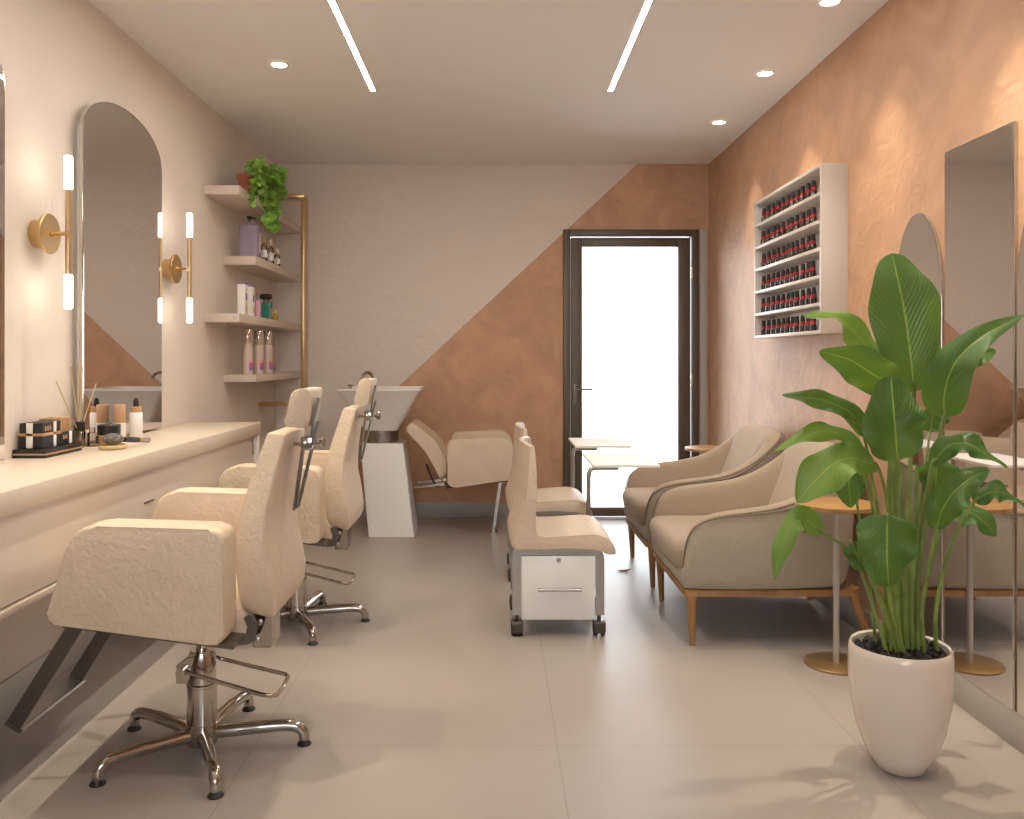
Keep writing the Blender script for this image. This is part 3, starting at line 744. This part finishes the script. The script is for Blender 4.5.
b = B(); b.tube([(q(427, 463, s3)[0], 6.0, q(427, 463, s3)[1]), (q(432, 476, s3)[0], 6.0, q(432, 476, s3)[1]), (q(437, 485, s3)[0], 6.0, q(437, 485, s3)[1]), (-.33, 6.0, .355)], 0, rect=(.05, .010), up=(1, 0, .5))
obj('back_bracket', b, 'black', t)
b = B(); b.tube([(.035, 6.06, .375), (.020, 6.06, .28), (-.018, 6.06, .006)], 0, rect=(.05, .022), up=(1, 0, 0)); b.box(-.045, .01, 6.03, 6.09, 0, .006, .001)
b.box(-.02, .07, 6.02, 6.10, .36, .378, .002)
obj('leg', b, 'chrome', t)

# ------------------------------------------------------------------ manicure stools and tables
def stool(label):
    Y0 = 3.76; s = F/Y0
    def w(px, py): return ((px-VX)/s, CH-(py-VY)/s)
    cx, cy = .275, 4.0
    t = thing('manicure_stool', (cx, cy, 0), label, 'chair', 'low stools on castors')
    o = [w(*p) for p in ((530.5, 438.5), (533, 437.2), (535.2, 439), (536, 452), (537, 470), (537.2, 490), (536, 512), (534.5, 530), (536.5, 536.8), (545, 537.2), (570, 536), (592, 534.5), (600, 535), (608, 538.5), (613.5, 544.5), (616, 550), (616, 554.5), (610, 555), (604.5, 553.5), (601, 549.8), (596, 548.6), (570, 548.3), (540, 549.5), (516, 550.5), (513, 548), (514, 542), (518, 530), (523, 515), (526.5, 500), (528, 482), (529.2, 460))]
    b = B().prism(o, Y0, 4.24, 'y', .006, 2)
    for zc in (.42, .46, .50, .56, .62, .68, .74, .80):
        bmesh.ops.bisect_plane(b.bm, geom=b.bm.verts[:]+b.bm.edges[:]+b.bm.faces[:], plane_co=(0, 0, zc), plane_no=(0, 0, 1))
    for k in range(1, 12):
        bmesh.ops.bisect_plane(b.bm, geom=b.bm.verts[:]+b.bm.edges[:]+b.bm.faces[:], plane_co=(0, Y0+.04*k, 0), plane_no=(0, 1, 0))
    for v in b.bm.verts:                        # the back curves round the sitter and its top corners drop
        t_ = (v.co.y-cy)/.24; wx = max(0, min(1, (.25-v.co.x)/.07)); wz = max(0, min(1, (v.co.z-.37)/.10))
        v.co.x -= .043*(1-t_*t_)*wx*wz
        k = max(0, (v.co.z-.60)/.27); v.co.z -= (.024+.014*t_*t_)*k*wx; v.co.y = cy+(v.co.y-cy)*(1-.10*k*wx)
    obj('seat_shell', b, 'chair', t, ang=28)
    # steel frame
    b = B()
    x0, x1 = .072, .478; zt = .392
    for y in (3.775, 4.205):
        b.prism(rounded([(x0, .095), (x0, zt), (x1, zt), (x1, .095), (x1-.038, .095), (x1-.038, zt-.03), (x0+.038, zt-.03), (x0+.038, .095)], [.0, .02, .05, 0, 0, .02, .01, 0], 5), y, y+.02, 'y')
    b.box(x0+.005, x0+.03, 3.79, 4.21, zt-.028, zt-.003, .002); b.box(x1-.06, x1-.035, 3.79, 4.21, zt-.028, zt-.003, .002)
    obj('frame', b, 'steel', t)
    cb = obj('drawer_box', B().box(x0+.042, x1-.042, 3.792, 4.20, .082, zt-.032, .003), 'white', t)
    dr = obj('drawer', B().box(.112, .436, 3.772, 3.790, .076, .358, .003), 'white', t)
    b = B(); hx0, hx1, hz = .183, .375, .214
    b.tube([(hx0, 3.748, hz), (hx1, 3.748, hz)], .0075, 10); b.tube([(hx0+.012, 3.748, hz), (hx0+.012, 3.773, hz)], .004, 8); b.tube([(hx1-.012, 3.748, hz), (hx1-.012, 3.773, hz)], .004, 8)
    obj('handle', b, 'steel', dr)
    b = B(); b.lathe((.276, 3.772, .340), [(.006, -.005), (.010, -.003), (.010, 0)], 18, 'y'); obj('lock', b, 'steel', dr)
    for x, y in ((.093, 3.80), (.457, 3.80), (.093, 4.19), (.457, 4.19)):
        b = B(); b.lathe((x, y, 0), [(.009, .066), (.009, .096)], 12); b.box(x-.028, x+.028, y-.032, y+.030, .014, .068, .009, 3)
        c = obj('caster', b, 'castor', t)
        b = B()
        for dx in (-.0155, .0155): b.lathe((x+dx, y, .028), [(.020, -.010), (.027, -.009), (.028, 0), (.027, .009), (.020, .010)], 24, 'x')
        obj('wheel', b, 'black', c)
    return t
s1 = stool('nearest cream manicure stool with white drawer and castors')
dup(s1, (s1.location.x, s1.location.y+.92, 0), 'cream manicure stool behind the nearest one, beside the door')

def mani_table(label):
    cx, cy = .65, 4.5
    t = thing('manicure_table', (cx, cy, 0), label, 'table', 'white cantilever tables')
    z = .700
    obj('tabletop', B().prism(rounded([(.480, 4.245), (.815, 4.245), (.815, 4.770), (.480, 4.770)], .012, 3), z-.014, z, 'z', .002, 1), 'tablewhite', t)
    b = B(); b.tube(catmull([(.62, 4.33, z-.026), (.52, 4.33, z-.026), (.482, 4.33, z-.032), (.470, 4.33, z-.06), (.468, 4.33, z-.12), (.468, 4.33, .30), (.468, 4.33, .014)], 6), .012, 12)
    obj('post', b, 'steel', t)
    b = B(); b.tube([(.50, 4.33, z-.022), (.70, 4.52, z-.022)], 0, rect=(.035, .016)); obj('support_arm', b, 'steel', t)
    b = B(); b.box(.430, .525, 4.28, 4.62, 0, .014, .004)
    obj('foot', b, 'steel', t)
    return t
mt = mani_table('white manicure tray table nearest the viewer, in front of the armchairs')
dup(mt, (mt.location.x, mt.location.y+.92, 0), 'white manicure tray table further back, against the glass door')

# ------------------------------------------------------------------ armchairs
def armchair(label):
    cy = 4.01
    t = thing('armchair', (1.2, cy, 0), label, 'armchair', 'upholstered armchairs along the right wall')
    # x, dy, top lean dx, ztop, t_top, t_bot
    half = [(.795, .372, .0, .36, .035, .04), (.805, .385, .0, .46, .05, .06), (.83, .395, 0, .520, .06, .085), (.885, .403, 0, .560, .065, .10), (.98, .408, 0, .580, .07, .11), (1.12, .41, .0, .592, .075, .12),
            (1.25, .402, .01, .618, .085, .13), (1.365, .393, .015, .680, .095, .15), (1.455, .374, .025, .755, .10, .20), (1.515, .330, .035, .805, .105, .25), (1.542, .25, .045, .825, .11, .27), (1.552, .13, .05, .832, .11, .28)]
    full = [(x, -d, l, z, a, b_) for x, d, l, z, a, b_ in half]+[(1.554, 0, .05, .834, .11, .285)]+[(x, d, l, z, a, b_) for x, d, l, z, a, b_ in reversed(half)]
    n = len(full); rs = []; ridge = []
    for i in range(n):
        x, d, l, z, ta, tb = full[i]
        p = Vector((x, cy+d)); pa = full[max(i-1, 0)]; pb = full[min(i+1, n-1)]
        tg = Vector((pb[0]-pa[0], pb[1]-pa[1])).normalized(); inn = Vector((-tg.y, tg.x))
        if i < 3: inn = Vector((0.0, 1.0)).lerp(inn, i/3).normalized()
        if i > n-4: inn = Vector((0.0, -1.0)).lerp(inn, (n-1-i)/3).normalized()
        zb = .244
        def pt(o, zz):
            k = max(0, (zz-zb)/(z-zb)); bul = -.012*math.sin(math.pi*min(1, k))
            return (p.x+inn.x*(o+bul)+l*k, p.y+inn.y*(o+bul), zz)
        h = z-zb
        ring = [pt(.025, zb), pt(.004, zb+.02), pt(0, zb+h*.35), pt(0.004, zb+h*.7), pt(.012, z-.022), pt(.03, z-.004), pt(ta*.6, z), pt(ta*.95, z-.012), pt(ta+(tb-ta)*.35, z-h*.25), pt(tb, zb+min(.17, h*.6)), pt(tb, zb)]
        rs.append(ring); ridge.append(pt(.010, z-.020))
    obj('shell', B().rings(rs), 'sofaside', t, subsurf=2, ang=180)
    # inner upholstery: follows the crest and the inside of the shell
    rs2 = []
    for r in rs:
        rr = [Vector(v) for v in r]
        up = Vector((0, 0, .004))
        a = [rr[4]+Vector((0, 0, .010)), rr[5]+up, rr[6]+up, rr[7]+up, rr[8]+up, rr[9]+up]
        c = sum((v for v in rr), Vector())/len(rr)
        inw = (rr[9]-rr[2]); inw.z = 0; inw.normalize()
        a = [a[0]-inw*.001, a[1], a[2]]+[a[3]+inw*.007, a[4]+inw*.010, a[5]+inw*.010]
        b2 = [rr[9]-inw*.02, rr[8]-inw*.02, rr[6]-Vector((0, 0, .02)), rr[4]+inw*.015]
        rs2.append([tuple(v) for v in a+b2])
    obj('inner_upholstery', B().rings(rs2), 'sofa', t, subsurf=2, ang=180)
    b = B(); b.tube(catmull(ridge, 4), .0035, 6); obj('piping', b, 'piping', t)
    # seat base and cushion
    obj('seat_base', B().box(.800, 1.42, cy-.355, cy+.355, .243, .325, .015, 3), 'sofaside', t)
    cs = rounded([(.775, cy-.322), (1.36, cy-.30), (1.36, cy+.30), (.775, cy+.322)], [.06, .04, .04, .06], 5)
    b = B()
    def sec(z, s, dx=0): return [((x-1.07)*s+1.07+dx, (y-cy)*s+cy, z-max(0, (1.0-x))*.02) for x, y in cs]
    b.rings([sec(.318, .95), sec(.325, .98), sec(.345, 1.0), sec(.395, 1.005, -.006), sec(.425, .985, -.004), sec(.440, .94), sec(.446, .85), sec(.450, .6), sec(.451, .2)])
    obj('seat_cushion', b, 'sofa', t, ang=60)
    # wooden frame and legs
    b = B()
    pr = rounded([(.80, cy-.380), (1.553, cy-.378), (1.553, cy+.378), (.80, cy+.380)], .04, 4)
    m_ = [(x, y) for x, y in pr]
    def off(k, z): return [((x-1.16)*k+1.16, (y-cy)*k+cy, z) for x, y in m_]
    b.rings([off(1.0, .218), off(1.0, .245), off(.90, .245), off(.90, .218)], loop=True)
    obj('wood_rail', b, 'wood', t)
    for x0, y0, x1, y1 in ((.835, -.352, .842, -.341), (.835, .352, .842, .341), (1.520, -.350, 1.605, -.352), (1.520, .350, 1.605, .352)):
        b = B(); pts = [(x0, cy+y0, .246), (x0+(x1-x0)*.15, cy+y0, .20), (x1, cy+y1, .0)]
        b.tube(pts, [.030, .021, .0125], 14)
        obj('leg', b, 'wood', t)
    return t
a1 = armchair('nearest taupe upholstered armchair with wooden legs, beside the potted plant')
dup(a1, (a1.location.x, a1.location.y+.93, 0), 'taupe upholstered armchair further back, nearer the glass door')

def side_table(label):
    x, y = 1.365, 3.435
    t = thing('side_table', (x, y, 0), label, 'table', 'round wooden side tables')
    obj('tabletop', B().lathe((x, y, 0), [(.150, .632), (.157, .634), (.157, .648), (.154, .650), (.05, .650)], 56), 'tabletop', t)
    b = B(); b.lathe((x, y, 0), [(.0125, .008), (.0125, .632)], 18); b.lathe((x, y, 0), [(.05, .626), (.05, .632)], 20)
    obj('pole', b, 'pole', t)
    obj('base_disc', B().lathe((x, y, 0), [(.122, 0), (.124, .002), (.124, .007), (.121, .009)], 48), 'lightwood', t)
    return t
st1 = side_table('round wooden side table on a thin pole behind the potted plant')
dup(st1, (1.385, 5.55, 0), 'round wooden side table in the far corner beside the door')

# ------------------------------------------------------------------ nail polish rack
rx0, rx1, ry0, ry1, rz0, rz1 = 1.521, XR, 4.006, 5.046, 1.345, 2.143
t = thing('nail_polish_rack', (XR, (ry0+ry1)/2, rz0), 'white wall rack with six rows of nail polish on the terracotta wall', 'rack')
for y0 in (ry0, ry1-.018): obj('side_panel', B().box(rx0, rx1, y0, y0+.018, rz0, rz1, .001), 'rack', t)
obj('back_panel', B().box(rx1-.008, rx1, ry0+.018, ry1-.018, rz0, rz1), 'rack', t)
pitch = (rz1-rz0-.016)/6
for k in range(7): obj('shelf_board', B().box(rx0+(.001 if 0 < k < 6 else 0), rx1-.008, ry0+.018, ry1-.018, rz0+k*pitch, rz0+k*pitch+.016, .001), 'rack', t)
proto = None
ROW = ['bottom', 'fifth', 'fourth', 'third', 'second', 'top']
ORD = ['first', 'second', 'third', 'fourth', 'fifth', 'sixth', 'seventh', 'eighth', 'ninth', 'tenth', 'eleventh']
bxx = 1.553
Ys = [bxx*856/(p_/4.09+740-496) for p_ in (97, 117, 137, 157, 177, 196, 215, 233, 258, 281, 300)]
for k in range(6):
    for i, y in enumerate(Ys):
        z = rz0+k*pitch+.016
        lb = f'black and red nail polish bottle, {ORD[i]} from left on the {ROW[k]} row'
        xx = bxx+random.uniform(-.003, .003)
        if proto is None:
            p = thing('nail_polish_bottle', (xx, y, z), lb, 'nail polish', 'nail polish bottles in the wall rack'); proto = p
            obj('bottle', B().lathe((xx, y, z), [(.013, 0), (.0165, .003), (.0165, .026), (.014, .034), (.009, .037)], 16), 'polish', p)
            obj('red_band', B().lathe((xx, y, z), [(.0125, .035), (.0135, .036), (.0130, .051), (.012, .052)], 16), 'red', p)
            obj('cap', B().lathe((xx, y, z), [(.0120, .051), (.0125, .053), (.0098, .083), (.008, .085)], 16), 'black', p)
        else: dup(proto, (xx, y, z), lb)

# ------------------------------------------------------------------ right wall mirrors
def rect_mirror(y0, y1, z0, z1, label):
    t = thing('wall_mirror', (XR, (y0+y1)/2, z0), label, 'mirror', 'tall mirrors on the terracotta wall')
    obj('glass_edge', B().box(XR-.012, XR, y0, y1, z0, z1, .001, 1), 'mirroredge', t)
    obj('mirror_glass', B().box(XR-.0135, XR-.011, y0+.006, y1-.006, z0+.004, z1-.006), 'mirror', t, smooth=False)
rect_mirror(2.700, 3.120, BH, 1.979, 'tall rectangular mirror with square top, behind the potted plant')
arch_mirror(3.135, 3.515, BH, 1.793, 'narrow arched mirror left of the tall rectangular one, partly behind the plant', 'tall mirrors on the terracotta wall', XR, .013, .36, -1)
arch_mirror(2.305, 2.688, BH, 1.793, 'arched mirror at the right edge of the photo, only a sliver showing', 'tall mirrors on the terracotta wall', XR, .013, .36, -1)

# ------------------------------------------------------------------ big potted plant
pcx, pcy = 1.213, 2.57
t = thing('potted_plant', (pcx, pcy, 0), 'large broad-leaved green plant in a cream planter, foreground right', 'plant')
obj('planter', B().lathe((pcx, pcy, 0), [(.030, 0), (.060, .0), (.072, .008), (.098, .055), (.124, .125), (.139, .205), (.1455, .275), (.1445, .345), (.142, .366), (.138, .372), (.133, .367), (.131, .335)], 64), 'pot', t)
b = B()
for k in range(230):
    a = random.uniform(0, 6.283); r = math.sqrt(random.random())*.122
    b.ico((pcx+r*math.cos(a), pcy+r*math.sin(a), .343+random.uniform(0, .022)), random.uniform(.010, .017), 1, (1, random.uniform(.6, 1), random.uniform(.6, 1)))
b.lathe((pcx, pcy, 0), [(.131, .30), (.130, .340)], 32)
so = obj('soil', b, 'soil', t); so['kind'] = 'stuff'

def blade(mid, width, face, fold=.25, peak=.42, wave=.017, tipw=0.0, twist=0.0, tipexp=.8, nL=30, nW=12):
    """leaf blade: midrib control points base->tip, face = direction the upper side looks at"""
    path = catmull(mid, max(4, nL//(len(mid)-1)))
    m = len(path)-1; face = Vector(face).normalized()
    b = B(); V = []; ph = random.uniform(0, 6)
    uvl = b.bm.loops.layers.uv.active
    for i, p in enumerate(path):
        u = i/m
        tg = (path[min(i+1, m)]-path[max(i-1, 0)]).normalized()
        fc = face
        if twist: fc = (Matrix.Rotation(twist*u, 3, tg) @ face)
        s = tg.cross(fc)
        if s.length < 1e-3: s = tg.orthogonal()
        s.normalize(); nrm = s.cross(tg).normalized()
        # width profile: rounded base, widest at peak, drawn-out tip
        if u < peak: wv = math.sin(math.pi/2*min(1, (u/peak)))**.55
        else: wv = max(0, math.cos(math.pi/2*((u-peak)/(1-peak))))**tipexp
        wv = max(wv*(1-tipw)+tipw*(1-u), .0)
        row = []
        for j in range(nW+1):
            v = j/nW*2-1
            off = s*(v*wv*width/2)+nrm*((abs(v)*fold*width/2*wv)+wave*math.sin(u*13+ph+v*1.3)*abs(v)**2*wv-.10*width*wv*(abs(v)**2.2)*.6)
            row.append(b.bm.verts.new(p+off))
        V.append((u, row))
    for i in range(m):
        for j in range(nW):
            try: f = b.bm.faces.new((V[i][1][j], V[i][1][j+1], V[i+1][1][j+1], V[i+1][1][j]))
            except ValueError: continue
            for lp, (uu, vv) in zip(f.loops, ((V[i][0], j/nW), (V[i][0], (j+1)/nW), (V[i+1][0], (j+1)/nW), (V[i+1][0], j/nW))): lp[uvl].uv = (uu, vv)
    return b
def bigleaf(mid, width, face, stem_mid=None, root=(0, 0), sr=.006, m='leaf', **k):
    mid = [P(*m) for m in mid]
    lf = obj('leaf', blade(mid, width, face, **k), m, t, recalc=False, ang=180)
    r0 = Vector((pcx+root[0], pcy+root[1], .355))
    path = [r0]+[P(*s) for s in (stem_mid or [])]+[mid[0], mid[0].lerp(mid[1], .35)]
    if not stem_mid: path.insert(1, r0.lerp(mid[0], .5)+Vector((0, 0, .03)))
    pp = catmull(path, 8)
    obj('stem', B().tube(pp, [sr*1.35-(sr*.65)*i/(len(pp)-1) for i in range(len(pp))], 8), 'stem', t)
up = (0, -.25, 1); front = (0, -1, .12)
# 1 big upright leaf
bigleaf([(914, 392, 2.62), (911, 360, 2.61), (905, 315, 2.60), (898, 280, 2.60), (892, 253, 2.62)], .208, (-.1, -1, .15), [(906, 560, 2.6), (911, 450, 2.63)], (.01, .03), .007, peak=.48, fold=.16, tipexp=.66)
# 2 right big leaf sweeping up right
bigleaf([(944, 417, 2.50), (945, 390, 2.48), (957, 360, 2.46), (985, 335, 2.46), (1026, 314, 2.50)], .128, (-.45, -1, .35), [(912, 590, 2.55), (926, 500, 2.53)], (.03, -.02), .007, peak=.27, fold=.22, tipw=.15, tipexp=.95)
# 3 centre leaf facing camera
bigleaf([(897, 461, 2.42), (896, 440, 2.40), (894, 415, 2.39), (891, 376, 2.42)], .180, front, [(893, 560, 2.5), (897, 500, 2.45)], (-.01, -.03), .006, peak=.48, fold=.14, tipexp=.55)
# 4 yellow green leaf upper left
bigleaf([(884, 372, 2.62), (868, 348, 2.60), (848, 325, 2.58), (828, 314, 2.56), (803, 317, 2.54)], .092, (-.5, -.75, .75), [(890, 560, 2.60), (892, 440, 2.64)], (-.02, .04), .005, peak=.32, fold=.10, tipw=.25, m='leaflit')
# 5 left leaf broad
bigleaf([(900, 388, 2.50), (876, 376, 2.47), (850, 360, 2.45), (819, 351, 2.43)], .132, (-.25, -.85, -.35), [(888, 570, 2.55), (890, 460, 2.53)], (-.03, 0), .006, peak=.38, fold=.15, tipw=.1)
# 6
bigleaf([(864, 436, 2.50), (852, 414, 2.48), (826, 401, 2.47), (803, 397, 2.46), (782, 395, 2.45)], .062, (-.45, -.9, .35), [(884, 560, 2.55), (872, 480, 2.52)], (-.04, .02), .005, peak=.40, fold=.15, tipw=.15)
# 7
bigleaf([(861, 466, 2.46), (848, 440, 2.44), (826, 431, 2.42), (800, 438, 2.41), (774, 452, 2.40)], .062, (-.35, -.85, .55), [(884, 580, 2.52), (872, 505, 2.48)], (-.05, .0), .005, peak=.42, fold=.15, tipw=.15, m='leaflit')
# 8 broad drooping leaf, pale
bigleaf([(878, 467, 2.44), (856, 459, 2.41), (836, 462, 2.39), (814, 482, 2.37), (797, 503, 2.37)], .125, (-.55, -.85, .55), [(890, 590, 2.5), (888, 510, 2.46)], (-.04, -.03), .005, peak=.58, fold=.10, m='leaflit')
# 9 dark leaf hanging behind
bigleaf([(853, 448, 2.56), (851, 465, 2.55), (849, 485, 2.55), (851, 508, 2.56)], .105, (-.2, -1, .1), [(868, 560, 2.58), (858, 510, 2.58)], (-.06, .03), .004, peak=.45, fold=.2)
# 10 low left arching leaf
bigleaf([(822, 533, 2.40), (806, 520, 2.39), (792, 526, 2.38), (781, 550, 2.37), (774, 580, 2.37)], .078, (-.6, -.75, .5), [(868, 590, 2.48), (850, 552, 2.43)], (-.06, -.05), .0045, peak=.36, fold=.15, tipw=.15, m='leaflit')
# 11 low centre leaf hanging, facing camera
bigleaf([(887, 515, 2.34), (887, 535, 2.325), (887, 560, 2.32), (889, 587, 2.335)], .165, (-.1, -1, .12), [(890, 600, 2.46), (884, 550, 2.44)], (-.02, -.05), .005, peak=.34, fold=.10, tipexp=.6)
bigleaf([(852, 543, 2.42), (857, 556, 2.40), (863, 572, 2.40)], .06, (-.5, -1, 0), None, (-.03, -.05), .004, peak=.4)
# 12 right leaf arching
bigleaf([(931, 466, 2.46), (948, 446, 2.45), (968, 444, 2.44), (988, 455, 2.43), (1008, 468, 2.42)], .074, (.15, -.8, .7), [(918, 590, 2.54), (924, 520, 2.50)], (.04, -.03), .005, peak=.35, fold=.15)
# 13 right dark leaf pointing up right
bigleaf([(936, 530, 2.42), (943, 508, 2.40), (957, 489, 2.39), (974, 476, 2.39), (990, 470, 2.40)], .088, (-.35, -1, .2), [(922, 610, 2.50), (930, 560, 2.45)], (.05, -.05), .005, peak=.32, fold=.2)
# 14 right lower drooping
bigleaf([(946, 515, 2.52), (960, 510, 2.51), (978, 517, 2.50), (997, 536, 2.49)], .100, (.2, -.85, .6), [(924, 600, 2.55), (936, 545, 2.53)], (.06, .0), .004, peak=.5, fold=.15)
# 15 right edge
bigleaf([(974, 502, 2.40), (988, 493, 2.39), (1004, 493, 2.38), (1026, 507, 2.37)], .062, (0, -.75, .75), [(936, 610, 2.47), (950, 548, 2.43)], (.09, -.04), .005, peak=.4, fold=.15)
# 16-18 behind
bigleaf([(936, 460, 2.66), (936, 475, 2.66), (935, 500, 2.67)], .135, (.1, -1, .1), [(916, 580, 2.62), (926, 520, 2.64)], (.03, .05), .005, peak=.45)
bigleaf([(962, 366, 2.70), (976, 358, 2.71), (996, 351, 2.72)], .06, (0, -1, .3), [(912, 560, 2.62), (936, 450, 2.66)], (.04, .06), .004, peak=.4)
bigleaf([(930, 432, 2.68), (932, 418, 2.68), (934, 398, 2.68)], .09, (.1, -1, .1), [(912, 560, 2.62), (922, 490, 2.65)], (.02, .06), .004, peak=.45)
# bare sheathing stems among the leaves
for (a0, b0), pts in (((.015, -.01), [(905, 560, 2.52), (911, 460, 2.50)]), ((-.02, .02), [(893, 560, 2.60), (893, 450, 2.58)]), ((.0, .0), [(899, 560, 2.55), (901, 462, 2.55)]), ((-.01, -.05), [(880, 600, 2.48), (868, 560, 2.45)]), ((.03, .01), [(914, 560, 2.57), (917, 465, 2.57)])):
    pp = catmull([Vector((pcx+a0, pcy+b0, .355))]+[P(*q_) for q_ in pts], 8)
    obj('stem', B().tube(pp, [.0105-.004*i/(len(pp)-1) for i in range(len(pp))], 8), 'stem', t)

# dry leaf on the floor
b = B(); c0 = Vector((.742, 4.93, .004))
pts = [(-.05, 0, .004), (-.025, .018, .001), (.01, .022, .0), (.045, .004, .012), (.012, -.018, .002), (-.022, -.016, .0)]
vs = [b.bm.verts.new(c0+Vector(p)) for p in pts]; vc = b.bm.verts.new(c0+Vector((0, 0, .007)))
for i in range(6): b.bm.faces.new((vs[i], vs[(i+1) % 6], vc))
single('dry_leaf', b, 'dryleaf', (.742, 4.93, 0), 'small dry orange leaf lying on the floor tiles before the armchairs', 'leaf')

# ------------------------------------------------------------------ daylight outside
w = bpy.data.worlds.new('sky'); scene.world = w; w.use_nodes = True
bg = w.node_tree.nodes['Background']; bg.inputs['Color'].default_value = (.93, .96, 1.0, 1); bg.inputs['Strength'].default_value = 7.0
